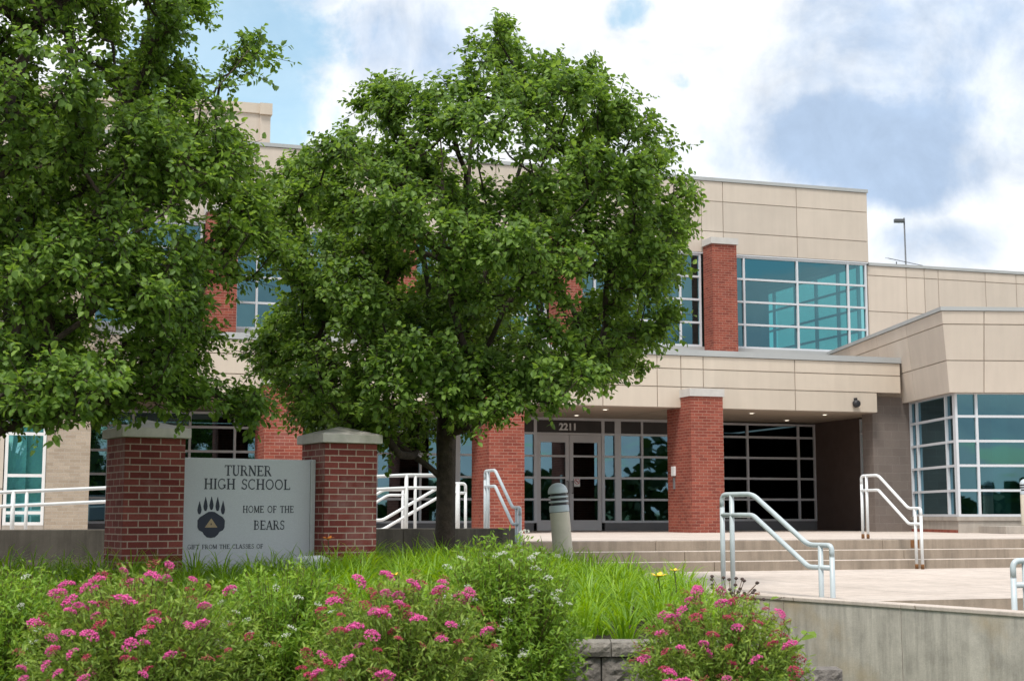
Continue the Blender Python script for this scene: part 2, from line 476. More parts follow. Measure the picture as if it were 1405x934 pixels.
class MB:
    def __init__(s):
        s.v, s.f, s.m = [], [], []

    def add(s, pts, faces, mi=0):
        k = len(s.v)
        s.v += [tuple(p) for p in pts]
        s.f += [tuple(i + k for i in f) for f in faces]
        s.m += [mi] * len(faces)
        return s

    def hexa(s, p, mi=0):
        """p: bottom four (counter-clockwise from above), then the top four"""
        return s.add(p, [(3, 2, 1, 0), (4, 5, 6, 7), (0, 1, 5, 4), (1, 2, 6, 5), (2, 3, 7, 6), (3, 0, 4, 7)], mi)

    def box(s, F, a0, a1, b0, b1, z0, z1, mi=0):
        return s.hexa([F(a0, b0, z0), F(a1, b0, z0), F(a1, b1, z0), F(a0, b1, z0),
                       F(a0, b0, z1), F(a1, b0, z1), F(a1, b1, z1), F(a0, b1, z1)], mi)

    def prism(s, bottom, z0, z1, mi=0):
        n = len(bottom)
        pts = [(x, y, z0) for x, y in bottom] + [(x, y, z1) for x, y in bottom]
        return s.add(pts, [tuple(range(n - 1, -1, -1)), tuple(range(n, 2 * n))] + [(i, (i + 1) % n, (i + 1) % n + n, i + n) for i in range(n)], mi)

    def tube(s, path, r, n=8, mi=0, caps=True, r2=None):
        P = [Vector(p) for p in path]
        k0 = len(s.v)
        up = None
        for i, p in enumerate(P):
            d = (P[min(i + 1, len(P) - 1)] - P[max(i - 1, 0)]).normalized()
            if up is None:
                up = Vector((0, 0, 1)) if abs(d.z) < .9 else Vector((1, 0, 0))
            x = d.cross(up)
            if x.length < 1e-4:
                x = d.cross(Vector((0, 1, 0)))
            x.normalize()
            y = x.cross(d).normalized()
            up = y
            rr = r if r2 is None else r + (r2 - r) * i / (len(P) - 1)
            for j in range(n):
                a = 2 * math.pi * j / n
                s.v.append(tuple(p + x * (rr * math.cos(a)) + y * (rr * math.sin(a))))
        for i in range(len(P) - 1):
            for j in range(n):
                a, b = k0 + i * n + j, k0 + i * n + (j + 1) % n
                s.f.append((a, b, b + n, a + n)); s.m.append(mi)
        if caps:
            s.f.append(tuple(k0 + j for j in range(n))[::-1]); s.m.append(mi)
            e = k0 + (len(P) - 1) * n
            s.f.append(tuple(e + j for j in range(n))); s.m.append(mi)
        return s

    def lathe(s, prof, c, n=24, axis=None, mi=0):
        """prof: (r, z) pairs; c centre; axis tilt matrix"""
        k = len(s.v)
        for r, z in prof:
            for j in range(n):
                a = 2 * math.pi * j / n
                q = Vector((r * math.cos(a), r * math.sin(a), z))
                if axis is not None:
                    q = axis @ q
                s.v.append((c[0] + q.x, c[1] + q.y, c[2] + q.z))
        for i in range(len(prof) - 1):
            for j in range(n):
                a, b = k + i * n + j, k + i * n + (j + 1) % n
                s.f.append((a, b, b + n, a + n)); s.m.append(mi)
        s.f.append(tuple(k + j for j in range(n))[::-1]); s.m.append(mi)
        e = k + (len(prof) - 1) * n
        s.f.append(tuple(e + j for j in range(n))); s.m.append(mi)
        return s

    def build(s, name, mat, parent=None, root=None, smooth=False, bevel=0):
        o0 = Vector(root) if root is not None else Vector((0, 0, 0))
        if parent is not None:
            o0 = ROOTS[parent.name]
        me = bpy.data.meshes.new(name)
        me.from_pydata([tuple(Vector(p) - o0) for p in s.v], [], s.f)
        mats = mat if isinstance(mat, (list, tuple)) else [mat]
        for q in mats:
            me.materials.append(q)
        if len(mats) > 1:
            me.polygons.foreach_set('material_index', s.m)
        uvl = me.uv_layers.new(name='UVMap')
        for p in me.polygons:
            nx, ny, nz = p.normal
            flat = abs(nz) > .75
            h = math.hypot(nx, ny) or 1
            for li in p.loop_indices:
                co = Vector(me.vertices[me.loops[li].vertex_index].co) + o0
                uvl.data[li].uv = (co.x, co.y) if flat else (co.x * -ny / h + co.y * nx / h, co.z)
        if smooth:
            me.polygons.foreach_set('use_smooth', [True] * len(me.polygons))
        o = bpy.data.objects.new(name, me)
        COL.objects.link(o)
        if parent is not None:
            o.parent = parent
        else:
            o.location = o0
        ROOTS[o.name] = o0
        if bevel:
            bv = o.modifiers.new('bevel', 'BEVEL'); bv.width = bevel; bv.segments = 2; bv.limit_method = 'ANGLE'
        return o


ROOTS = {}


def thing(name, label, cat, loc, group=None):
    o = bpy.data.objects.new(name, None)
    o.empty_display_size = .2
    COL.objects.link(o)
    o.location = loc
    ROOTS[o.name] = Vector(loc)
    return tag(o, label, cat, group)


def tag(o, label=None, cat=None, group=None, kind=None):
    if label: o['label'] = label
    if cat: o['category'] = cat
    if group: o['group'] = group
    if kind: o['kind'] = kind
    return o


def npmesh(name, verts, quads, mat, parent=None, loc=None, mi=None, smooth=False):
    """fast mesh from numpy arrays; verts in world coordinates"""
    o0 = np.array(ROOTS[parent.name] if parent is not None else (loc or (0, 0, 0)), float)
    verts = np.asarray(verts, float) - o0
    quads = np.asarray(quads, np.int32)
    k = quads.shape[1]
    me = bpy.data.meshes.new(name)
    me.vertices.add(len(verts)); me.vertices.foreach_set('co', verts.astype(np.float32).ravel())
    me.loops.add(quads.size); me.loops.foreach_set('vertex_index', quads.ravel())
    me.polygons.add(len(quads)); me.polygons.foreach_set('loop_start', np.arange(0, quads.size, k, dtype=np.int32))
    for q in (mat if isinstance(mat, (list, tuple)) else [mat]):
        me.materials.append(q)
    if mi is not None:
        me.polygons.foreach_set('material_index', np.asarray(mi, np.int32))
    me.update(calc_edges=True)
    if smooth:
        me.polygons.foreach_set('use_smooth', [True] * len(quads))
    o = bpy.data.objects.new(name, me)
    COL.objects.link(o)
    if parent is not None:
        o.parent = parent
    else:
        o.location = o0
    ROOTS[o.name] = Vector(o0)
    return o


def fillet(pts, r, seg=5):
    P = [Vector(p) for p in pts]
    out = [P[0]]
    for i in range(1, len(P) - 1):
        a, b = (P[i - 1] - P[i]), (P[i + 1] - P[i])
        d = min(r, a.length * .49, b.length * .49)
        A, C = P[i] + a.normalized() * d, P[i] + b.normalized() * d
        for k in range(seg + 1):
            t = k / seg
            out.append((1 - t) ** 2 * A + 2 * t * (1 - t) * P[i] + t * t * C)
    out.append(P[-1])
    return out


# ================================================================== SETTING
bed_edge = [(.35, 21.4), (.75, 18.6), (1.6, 16.9), (2.25, 15.75)]


def plane(name, pts, z, mat, thick=None):
    mb = MB()
    if thick:
        mb.prism(pts, z - thick, z)
    else:
        mb.add([(x, y, z) for x, y in pts], [tuple(range(len(pts)))])
    o = mb.build(name, mat)
    return tag(o, kind='structure')


plane('ground', [(-900, -900), (900, -900), (900, 900), (-900, 900)], -1.32, M_GROUND)
plane('sidewalk', [(-40, -3), (40, -3), (40, 4), (-40, 4)], -1.314, M_PLAZA)
plane('road', [(-200, -16), (200, -16), (200, -5), (-200, -5)], -1.31, plain('asphalt', (.05, .05, .052), .9, var=.2, scale=4))

V_TOP, V_BASE = 20.85, 20.25
# upper terrace and its three risers (joint lines cut into the treads)
U0T, U1T = 6.95, 33.0
mb = MB()
mb.box(B, -9, U1T, V_TOP + .02, 44, -.6, 0)
mb.build('upper_terrace', M_PLAZA)['kind'] = 'structure'
mb = MB()
for i in range(3):
    v0 = V_TOP - .3 * i
    segs = [U0T, 9.1 + .35 * i, 13.1 + .2 * i, 16.9 + .3 * i, 20.5, 24.6, 28.8, U1T]
    for a, b_ in zip(segs[:-1], segs[1:]):
        mb.box(B, a + .004, b_ - .004, v0, v0 + .296, -.6, -.005 - .15 * i if i else -.0)
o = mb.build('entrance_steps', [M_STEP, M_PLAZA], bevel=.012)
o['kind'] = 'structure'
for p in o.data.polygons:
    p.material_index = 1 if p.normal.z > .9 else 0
# rust stain below the far handrail
mb = MB()
for u, w, h in ((13.62, .16, .13),):
    mb.box(B, u, u + w, V_TOP - .003, V_TOP - .0005, -.006 - h, -.008)
mb.build('rust_stain', M_RUST)['kind'] = 'structure'

# lower plaza at z = -0.45 and the flight that leaves it towards the viewer
LW = Frame(2.20, 15.95, math.atan2(-.842, .539))      # a runs along the diagonal wall towards the viewer, b points to the plaza
V_E2 = 12.75
pl = list(bed_edge)
pl[0] = B(6.9, V_BASE + .45, 0)[:2]
lw_hit = None
for k in range(0, 900):
    q = LW(k * .01, .2, 0)
    if -B.s * q[0] + B.c * q[1] <= V_E2:
        lw_hit = q[:2]; lw_a = k * .01
        break
e_right = B(34, V_E2, 0)[:2]
far_r = B(34, V_BASE + .45, 0)[:2]
plaza = [pl[0], pl[1], pl[2], pl[3], LW(0, .15, 0)[:2], lw_hit, e_right, far_r]
if sum(a[0] * b_[1] - b_[0] * a[1] for a, b_ in zip(plaza, plaza[1:] + plaza[:1])) < 0:
    plaza = plaza[::-1]
mb = MB()
mb.prism(plaza, -1.3, -.45)
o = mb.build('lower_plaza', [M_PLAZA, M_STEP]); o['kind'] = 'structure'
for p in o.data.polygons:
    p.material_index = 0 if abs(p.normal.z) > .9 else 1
mb = MB()
for i in range(2):
    v1 = V_E2 - .3 * i
    mb.box(B, 5.0 + .0 * i, 34, v1 - .3, v1 - .003, -1.3, -.6 - .15 * i)
# the flight is trimmed where the diagonal wall stands, so it starts beyond it
for k, vtx in enumerate(mb.v):
    da = (vtx[0] - LW.o[0]) * LW.c + (vtx[1] - LW.o[1]) * LW.s
    db = -(vtx[0] - LW.o[0]) * LW.s + (vtx[1] - LW.o[1]) * LW.c
    if db < .21:
        # slide along u until it meets the back of the wall
        t = (.21 - db) / (-B.c * LW.s + B.s * LW.c)
        mb.v[k] = (vtx[0] + B.c * t, vtx[1] + B.s * t, vtx[2])
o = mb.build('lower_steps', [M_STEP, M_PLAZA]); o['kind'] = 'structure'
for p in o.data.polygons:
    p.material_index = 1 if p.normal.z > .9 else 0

# planting bed: one sheet, rising gently from the block wall to the low concrete wall
def bedz(x, y):
    t = np.clip((y - 10.6) / 4.0, 0, 1)
    z = -.60 + .30 * t
    z = z + .10 * np.clip((y - 14.5) / 5, 0, 1)
    right = np.clip((x - .2) / 1.8, 0, 1)
    return z * (1 - right) + right * (-.58 + .06 * t)


xs, ys = np.linspace(-15, 3.2, 74), np.linspace(10.7, 21.8, 60)
gx, gy = np.meshgrid(xs, ys)
gz = bedz(gx, gy) + rng.normal(0, .012, gx.shape)
nX = len(xs)
inside = []
for j in range(len(ys) - 1):
    for i in range(nX - 1):
        x, y = xs[i + 1], ys[j]
        if y > 15.7:
            lim = 2.25 + (y - 15.75) * (.35 - 2.25) / (21.4 - 15.75)
        else:
            lim = 1.70
        vv = -B.s * xs[i] + B.c * ys[j + 1]
        if xs[i + 1] < lim + .2 and vv < 20.7:
            a = j * nX + i
            inside.append((a, a + 1, a + 1 + nX, a + nX))
npmesh('garden_soil', np.stack([gx.ravel(), gy.ravel(), gz.ravel()], 1), inside, M_SOIL, smooth=True)['kind'] = 'structure'
xs2, ys2 = np.linspace(-15, 4.6, 60), np.linspace(5, 10.8, 20)
gx, gy = np.meshgrid(xs2, ys2)
gz = -1.30 + .22 * np.clip((gy - 6) / 4, 0, 1) + rng.normal(0, .012, gx.shape)
q = [(j * 60 + i, j * 60 + i + 1, (j + 1) * 60 + i + 1, (j + 1) * 60 + i) for j in range(19) for i in range(59) if xs2[i + 1] < 2.2 + (15.95 - ys2[j + 1]) * .64]
npmesh('garden_soil', np.stack([gx.ravel(), gy.ravel(), gz.ravel()], 1), q, M_SOIL, smooth=True)['kind'] = 'structure'

# ================================================================== WALLS NEAR THE VIEWER
# diagonal retaining wall: three pours with a coping edge
root = thing('retaining_wall', 'weathered grey concrete retaining wall with stains and vertical joints beside the lower plaza', 'wall', LW(3, .1, -1.3))
mb = MB()
js = [-.6, 1.05, 2.62, 4.2, 5.8, 8.2]
for a, b_ in zip(js[:-1], js[1:]):
    mb.box(LW, a + .006, b_ - .006, 0, .2, -1.4, -.475)
mb.box(LW, js[0], js[-1], .012, .19, -1.4, -.476)
mb.build('wall', M_WALLC, root)
mb = MB()
for a, b_ in zip(js[:-1], js[1:]):
    mb.box(LW, a + .003, b_ - .003, -.012, .215, -.473, -.432)
mb.build('coping', M_PLAZA, root, bevel=.008)

# segmental block wall under the shrubs
root = thing('block_retaining_wall', 'dark split face block wall with flat cap stones behind the pink shrubs', 'wall', (-1, 10.55, -1.3))
capm, blk = MB(), MB()
BW = Frame(1.9, 10.45, R(178))


def rock(mb, F, a0, a1, b0, b1, z0, z1, na=9, nz=5, d=.03):
    """a block with a broken outer face"""
    k = len(mb.v)
    for j in range(nz + 1):
        for i in range(na + 1):
            e = 0 if i in (0, na) or j in (0, nz) else rng.uniform(.0, d)
            mb.v.append(F(a0 + (a1 - a0) * i / na, b1 + e, z0 + (z1 - z0) * j / nz))
    for j in range(nz):
        for i in range(na):
            p = k + j * (na + 1) + i
            mb.f.append((p + 1, p, p + na + 1, p + na + 2)); mb.m.append(0)
    mb.box(F, a0, a1, b0, b1 - .003, z0, z1)


a = 0.0
while a < 9:
    w = .30
    rock(capm, BW, a + .003, a + w - .003, -.27, .03, -.60, -.503, 7, 3, .018)
    a += w
for c in range(3):
    a = -.13 * (c % 2) - .05
    while a < 9:
        w = .44
        rock(blk, BW, a + .005, a + w - .005, -.25, .0 + .012 * c, -.81 - .206 * c, -.61 - .206 * c)
        a += w
rock(blk, BW, -.42, -.06, -.25, .0, -.87, -.69)
RTN = Frame(1.9, 10.45, R(86))
a = .1
while a < 5.2:
    rock(capm, RTN, a + .003, a + .297, -.03, .27, -.60, -.503, 4, 2, .0)
    a += .3
mbx = MB(); blk.box(RTN, .0, 5.3, .0, .25, -1.25, -.604)
blk.build('blocks', M_RBLOCK, root)
capm.build('cap_stones', M_RCAP, root)

# low concrete wall in front of the ramp
mb = MB()
for a, b_ in zip([-12, -7, -2, 2.1, 5.05, 6.75][:-1], [-12, -7, -2, 2.1, 5.05, 6.75][1:]):
    mb.box(B, a + .005, b_ - .005, 20.6, 20.84, -.6, .2)
o = mb.build('low_wall', M_LOWC, root=B(0, 20.7, -.6), bevel=.012)
tag(o, 'low dark concrete wall running behind the brick sign and the tree trunk', 'wall')

# ================================================================== SCHOOL BUILDING
SB = thing('school_building', 'two storey school of cream panels, red brick columns and teal glass', 'school building', B(12, 33, 0))


def panels(mb, F, us, zs, b, t=.05, gap=.022, sgn=1):
    """rows of flat panels separated by recessed joints, front at depth b"""
    for a0, a1 in zip(us[:-1], us[1:]):
        for z0, z1 in zip(zs[:-1], zs[1:]):
            mb.box(F, a0 + gap / 2, a1 - gap / 2, b, b + t, z0 + gap / 2, z1 - gap / 2, 0)


def window(F, us, zs, b, fw=.055, dep=.10, glass_=None, mat=None, par=None, skip=(), wide={}, name='window'):
    """mullions at us, transoms at zs; the frame is the part, the glass its sub-part"""
    par = par or SB
    fr, gl = MB(), MB()
    for i, u in enumerate(us):
        w = wide.get(i, fw)
        fr.box(F, u - w / 2, u + w / 2, b, b + dep, zs[0] - fw / 2, zs[-1] + fw / 2)
    for i in range(len(us) - 1):
        wa, wb = wide.get(i, fw) / 2, wide.get(i + 1, fw) / 2
        for j, z in enumerate(zs):
            if (i, 't', j) in skip: continue
            fr.box(F, us[i] + wa, us[i + 1] - wb, b + .006, b + dep - .006, z - fw / 2, z + fw / 2)
        for j in range(len(zs) - 1):
            if (i, j) in skip: continue
            p = [F(us[i] + wa * .5, b + dep * .6, zs[j]), F(us[i + 1] - wb * .5, b + dep * .6, zs[j]),
                 F(us[i + 1] - wb * .5, b + dep * .6, zs[j + 1]), F(us[i] + wa * .5, b + dep * .6, zs[j + 1])]
            jit = rng.normal(0, .0016, 3)
            nv = np.array(F(0, 1, 0)) - np.array(F(0, 0, 0))
            p = [tuple(np.array(q_) + nv * j_) for q_, j_ in zip(p, (0, jit[0], jit[0] + jit[1], jit[1]))]
            gl.add(p, [(0, 1, 2, 3)])
    w = fr.build(name, mat or M_FRAME, par)
    gl.build('glass', glass_ or M_GLASS, w)
    return w


VW = 36.8                    # plane of the upper wall
UE = 22.93                   # its right end
# --- upper wall
core, pan = MB(), MB()
core.box(B, -9, UE - .04, VW + .03, VW + .3, 7.74, 9.8)
ups = [-9, -6.6, -4.2, -1.75, -.9, 1.4, 3.1, 3.9, 6.2, 8.5, 9.2, 11.5, 13.2, 13.9, 16.0, 17.58, 18.25, 20.6, UE]
panels(pan, B, ups, [7.735, 8.35, 9.22, 9.8], VW)
core.box(B, UE - .3, UE - .04, VW + .3, 45, 7.74, 9.8)
core.box(B, -9, UE - .3, VW + .3, 45, 9.2, 9.4)
cw = core.build('wall', M_JOINT, SB)
pan.build('precast_panels', M_PRECAST, SB)
mb = MB()
mb.box(B, UE - .039, UE, VW + .001, 45, 7.74, 9.8)
mb.build('end_wall', M_PRECAST, SB)
mb = MB()
mb.box(B, -9, UE + .03, VW - .03, VW + .34, 9.803, 9.9)
mb.box(B, UE - .33, UE + .03, VW + .34, 45, 9.803, 9.9)
mb.build('coping', M_COPING, SB)
# head line over the upper windows
mb = MB()
mb.box(B, -9, UE - .02, VW - .004, VW + .15, 7.70, 7.732)
mb.build('window_head', M_FRAME, SB)
# --- upper windows, bay by bay, between the brick columns
ZT = [5.09, 5.74, 6.39, 7.04, 7.67]
cols_u = [-5.4, -.8, 3.82, 8.42, 13.0, 17.6]
bays = [(18.42, [18.42, 18.89, 20.59, 22.25, 22.84]), (13.8, [13.8, 14.35, 15.65, 16.91, 17.52]),
        (9.2, [9.2, 9.8, 11.1, 12.35, 12.92]), (4.63, [4.63, 5.15, 6.5, 7.8, 8.34]), (0, [.02, .6, 1.95, 3.2, 3.74]), (-4.6, [-4.6, -3.9, -2.6, -1.4, -.88])]
for k, us in bays:
    window(B, us, ZT, VW + .02, glass_=M_GLASS)
mb = MB()
mb.box(B, -9, UE, VW - .02, VW + .3, 4.0, 5.06)
mb.build('sill_wall', M_COPING, SB)
# glazed end of the upper block, seen through the front glass, and the room behind
EW = Frame(*B(UE - .1, 0, 0)[:2], R(18) + math.pi / 2)
window(EW, [37.15, 38.3, 39.6, 40.9, 42.3, 43.6, 44.9], ZT, 0, glass_=M_GLASSL)
mb = MB()
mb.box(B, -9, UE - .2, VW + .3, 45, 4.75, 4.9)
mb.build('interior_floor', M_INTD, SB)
mb = MB()
mb.box(B, -9, UE - .35, VW + .32, 45, 7.735, 7.8)
mb.build('interior_ceiling', M_INT, SB)
mb = MB()
mb.box(B, -9, 22.2, 43.0, 43.15, 4.9, 7.73)
for u in (-3, 3, 9, 14.5):
    mb.box(B, u, u + .12, VW + 1.5, 43, 4.9, 7.73)
mb.box(B, 21.9, 22.2, 41.6, 42.99, 4.9, 7.73)
mb.build('interior_wall', M_INT, SB)
mb = MB()
mb.box(B, 17.05, 17.45, VW + .35, VW + .6, 4.9, 7.73)
mb.build('interior_column', M_BROWN, SB)
# --- upper brick columns
for u in cols_u:
    mb = MB(); mb.box(B, u, u + .75, 36.2, 36.78, 4.0, 7.88)
    c = mb.build('brick_column', M_BRICK, SB)
    mb = MB(); mb.box(B, u - .04, u + .79, 36.16, 36.78, 7.883, 8.06)
    mb.build('column_cap', M_CAPW, c)
# --- the lower wall to the right of the block
core, pan = MB(), MB()
core.box(B, UE + .01, 40, 36.93, 37.15, 0, 7.66)
rus = [UE + .01, 24.25, 24.87, 25.35, 27.0, 28.1, 30.4, 31.1, 33.5, 36, 40]
panels(pan, B, rus, [4.2, 5.2, 6.31, 7.37, 7.66], 36.9)
core.build('wall', M_JOINT, SB)
pan.build('precast_panels', M_PRECAST, SB)
mb = MB(); mb.box(B, UE + .04, 40, 36.87, 37.2, 7.663, 7.75)
mb.build('coping', M_COPING, SB)
# --- penthouse
mb = MB()
mb.box(B, -6, 5.86, 42.0, 47, 9.4, 12.1); mb.box(B, 5.86, 6.16, 41.94, 47, 9.4, 12.06)
ph = mb.build('penthouse', M_PRECAST, SB)
mb = MB(); mb.box(B, -6, 5.84, 41.95, 47, 12.103, 12.4); mb.box(B, 5.84, 6.2, 41.86, 47, 12.063, 12.4)
mb.build('coping', M_PRECASTW, ph)
# --- porch: fascia, soffit, roof
VF = 30.85
core, pan = MB(), MB()
core.box(B, .97, 19.33, VF + .03, VF + .3, 2.86, 4.08)
fus = [.97, 3.3, 5.3, 7.7, 9.6, 12.2, 13.55, 14.15, 14.72, 17.12, 19.35]
panels(pan, B, fus, [2.86, 3.345], VF)
panels(pan, B, fus[:-1] + [20.02], [3.345, 3.77, 4.08], VF)
core.box(B, 19.331, 20.0, VF + .03, VF + .3, 3.345, 4.08)
core.build('fascia', M_JOINT, SB)
pan.build('fascia_panels', M_PRECASTW, SB)
mb = MB(); mb.box(B, .93, 20.04, VF - .03, VF + .36, 4.083, 4.22)
mb.build('coping', M_COPING, SB)
mb = MB()
for a, b_ in ((.97, 4.6), (4.6, 9.4), (9.4, 14.12), (14.13, 20.3)):
    mb.box(B, a + .012, b_ - .012, VF + .301, 36.7, 2.87, 2.95)
mb.build('soffit', M_SOFFIT, SB)
mb = MB()
mb.box(B, .97, 21.0, VF + .302, 36.75, 3.0, 4.0)
mb.build('roof', M_JOINT, SB)
# recessed downlights
for (u, v) in ((12.7, 33.9), (12.65, 31.85), (16.5, 31.9), (18.6, 34.0), (18.45, 31.8), (9.5, 33.9), (7.5, 31.9)):
    mb = MB(); c = B(u, v, 2.866)
    mb.lathe([(.085, 0), (.085, -.012), (.06, -.014), (.055, -.004)], c, 16)
    dl = mb.build('downlight', M_WHITE, SB)
    mb = MB(); mb.lathe([(.05, -.0145), (.045, -.019), (.01, -.022)], c, 12)
    mb.build('bulb', M_BULB, dl)
# --- lower brick columns
for u in (4.45, 9.32, 14.13):
    mb = MB(); mb.box(B, u, u + .81, 30.3, VF - .002, 0, 3.09)
    mb.box(B, u, u + .81, VF - .002, 31.62, 0, 2.868)
    c = mb.build('brick_column', M_BRICK, SB)
    mb = MB(); mb.box(B, u - .03, u + .84, 30.27, VF - .003, 3.093, 3.27)
    mb.build('column_cap', M_CAPW, c)
    if u > 14:
        mb = MB()
        mb.box(B, u - .05, u - .002, 31.15, 31.33, 1.30, 1.52)
        bx = mb.build('call_box', M_WHITE, c, bevel=.008)
        mb = MB()
        mb.box(B, u - .03, u - .002, 31.2, 31.27, 1.0, 1.27)
        mb.build('call_box', M_GREYP, c)
# --- entrance glazing
VG = 35.0
ZE = [.23, .79, 1.34, 1.89, 2.46, 2.80]
skip = {(1, j) for j in range(4)} | {(2, j) for j in range(4)} | {(1, 't', j) for j in range(4)} | {(2, 't', j) for j in range(4)} | {(1, 4), (2, 4), (1, 't', 4), (2, 't', 4)}
us = [11.55, 12.0, 12.92, 13.84, 14.22, 14.92, 15.75]
fr, gl, dk = MB(), MB(), MB()
wd = {0: .05, 1: .08, 3: .08, 4: .16, 5: .06, 6: .06}
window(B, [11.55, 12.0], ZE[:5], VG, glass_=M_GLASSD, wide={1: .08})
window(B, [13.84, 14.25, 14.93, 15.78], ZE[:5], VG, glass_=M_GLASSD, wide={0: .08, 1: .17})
window(B, [15.84, 17.97, 19.49, 19.98], [.27, .81, 1.36, 1.91, 2.46, 2.80], VG, glass_=M_GLASSK, mat=M_DOORM)
# dark transom lights with the frame around them
mb = MB()
for a, b_ in ((11.55, 11.96), (12.04, 13.80), (13.88, 14.17), (14.34, 14.90), (14.96, 15.78)):
    mb.box(B, a, b_, VG + .03, VG + .06, 2.49, 2.80)
mb.build('transom_panel', M_DARKP, SB)
mb = MB()
for u in (12.0, 13.84, 14.25, 14.93):
    w = .08 if u < 14 else (.17 if u < 14.5 else .055)
    mb.box(B, u - w / 2, u + w / 2, VG, VG + .1, 2.49, 2.80)
mb.box(B, 11.55, 15.8, VG - .003, VG + .1, 2.803, 2.868)
mb.box(B, 12.042, 13.798, VG - .002, VG + .1, 2.43, 2.487)
mb.build('entrance_frame', M_DOORM, SB)
# base panels under the glass
mb = MB()
mb.box(B, 13.885, 15.8, VG + .01, VG + .1, .0, .2)
mb.box(B, 15.8, 20.0, VG + .01, VG + .1, .0, .24)
mb.box(B, 11.5, 11.955, VG + .01, VG + .1, .0, .2)
mb.box(B, 1.0, 11.5, VG + .01, VG + .1, .0, .2)
mb.build('base_panel', M_GREYP, SB)
# doors
for k, u0 in enumerate((12.045, 12.925)):
    u1 = u0 + .868
    mb = MB()
    mb.box(B, u0, u0 + .10, VG + .02, VG + .07, .01, 2.425)
    mb.box(B, u1 - .10, u1, VG + .02, VG + .07, .01, 2.425)
    mb.box(B, u0 + .10, u1 - .10, VG + .02, VG + .07, .01, .27)
    mb.box(B, u0 + .10, u1 - .10, VG + .02, VG + .07, 2.24, 2.425)
    for z in (.79, 1.34, 1.89):
        mb.box(B, u0 + .10, u1 - .10, VG + .025, VG + .065, z - .025, z + .025)
    d = mb.build('door', M_DOORM, SB)
    d['label'] = 'left leaf of the grey entrance door' if k == 0 else 'right leaf of the grey entrance door with a round notice'
    g = MB()
    for z0, z1 in ((.27, .765), (.815, 1.315), (1.365, 1.865), (1.915, 2.24)):
        g.add([B(u0 + .09, VG + .045, z0), B(u1 - .09, VG + .045, z0), B(u1 - .09, VG + .045, z1), B(u0 + .09, VG + .045, z1)], [(0, 1, 2, 3)])
    g.build('glass', M_GLASSD, d)
    hb = MB()
    hu = u1 - .06 if k == 0 else u0 + .06
    hb.tube(fillet([B(hu, VG + .02, .95), B(hu, VG - .07, .95), B(hu, VG - .07, 1.25), B(hu, VG + .02, 1.25)], .03), .013)
    hb.build('handle', M_GREYP, d, smooth=True)
    if k == 1:
        s = MB()
        s.box(B, u0 + .125, u0 + .285, VG + .036, VG + .042, 1.12, 1.34)
        sg = s.build('notice', M_WHITE, d)
        s = MB()
        c = (u0 + .205, 1.25)
        for i in range(20):
            a0, a1 = 2 * math.pi * i / 20, 2 * math.pi * (i + 1) / 20
            p = [B(c[0] + r_ * math.cos(q_), VG + .0335, c[1] + r_ * math.sin(q_)) for r_, q_ in ((.058, a0), (.058, a1), (.072, a1), (.072, a0))]
            s.add(p, [(0, 1, 2, 3)])
        s.add([B(c[0] + x, VG + .033, c[1] + z) for x, z in ((-.05, .035), (-.035, .05), (.05, -.035), (.035, -.05))], [(0, 1, 2, 3)])
        s.add([B(c[0] + x, VG + .0342, c[1] + z) for x, z in ((-.04, -.008), (.04, -.008), (.04, .008), (-.04, .008))], [(0, 1, 2, 3)], 1)
        s.build('notice', [M_RED, M_BLACK], d)
# house number
cu = bpy.data.curves.new('house_number', 'FONT')
cu.body = '2211'; cu.size = .245; cu.extrude = .012; cu.align_x = 'CENTER'; cu.offset = .007
to = bpy.data.objects.new('house_number', cu)
COL.objects.link(to)
dg = bpy.context.evaluated_depsgraph_get()
me = bpy.data.meshes.new_from_object(to.evaluated_get(dg))
bpy.data.objects.remove(to)
o = bpy.data.objects.new('house_number', me)
me.materials.append(M_WHITE)
COL.objects.link(o)
o.parent = SB
o.location = Vector(B(12.88, VG + .01, 2.555)) - ROOTS[SB.name]
o.rotation_euler = (R(90), 0, R(18))
# glazing left of the entrance
zz = [.23, .79, 1.34, 1.89, 2.46, 2.80]
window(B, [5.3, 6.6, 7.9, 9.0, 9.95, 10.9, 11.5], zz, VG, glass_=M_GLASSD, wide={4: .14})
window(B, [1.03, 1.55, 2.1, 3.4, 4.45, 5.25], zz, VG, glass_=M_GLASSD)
# rooms behind the glass
mb = MB()
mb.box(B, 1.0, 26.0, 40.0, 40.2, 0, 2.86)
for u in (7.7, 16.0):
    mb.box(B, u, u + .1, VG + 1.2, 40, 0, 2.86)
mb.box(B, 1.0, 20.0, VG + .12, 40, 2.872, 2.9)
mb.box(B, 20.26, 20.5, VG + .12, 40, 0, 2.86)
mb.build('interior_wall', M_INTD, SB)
# right end of the porch: brown return wall with a glazed strip
mb = MB()
mb.box(B, 20.0, 20.25, 32.7, 35.12, 0, 2.868)
mb.build('return_wall', M_BROWN, SB)
RW = Frame(*B(20.06, 0, 0)[:2], R(18) + math.pi / 2)
window(RW, [31.65, 32.15, 32.66], [.1, .79, 1.36, 1.91, 2.46, 2.8], 0, glass_=M_GLASSL)
mb = MB()
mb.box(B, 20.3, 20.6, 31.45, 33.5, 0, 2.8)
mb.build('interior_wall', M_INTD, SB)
# block pier
mb = MB()
mb.box(B, 19.37, 20.55, 31.12, 31.6, 0, 3.27)
pr = mb.build('block_pier', M_BLOCK, SB)
mb = MB()
mb.box(B, 19.36, 20.5, 31.16, 31.6, 3.273, 3.9)
mb.build('pier_cap', M_PRECASTW, pr)
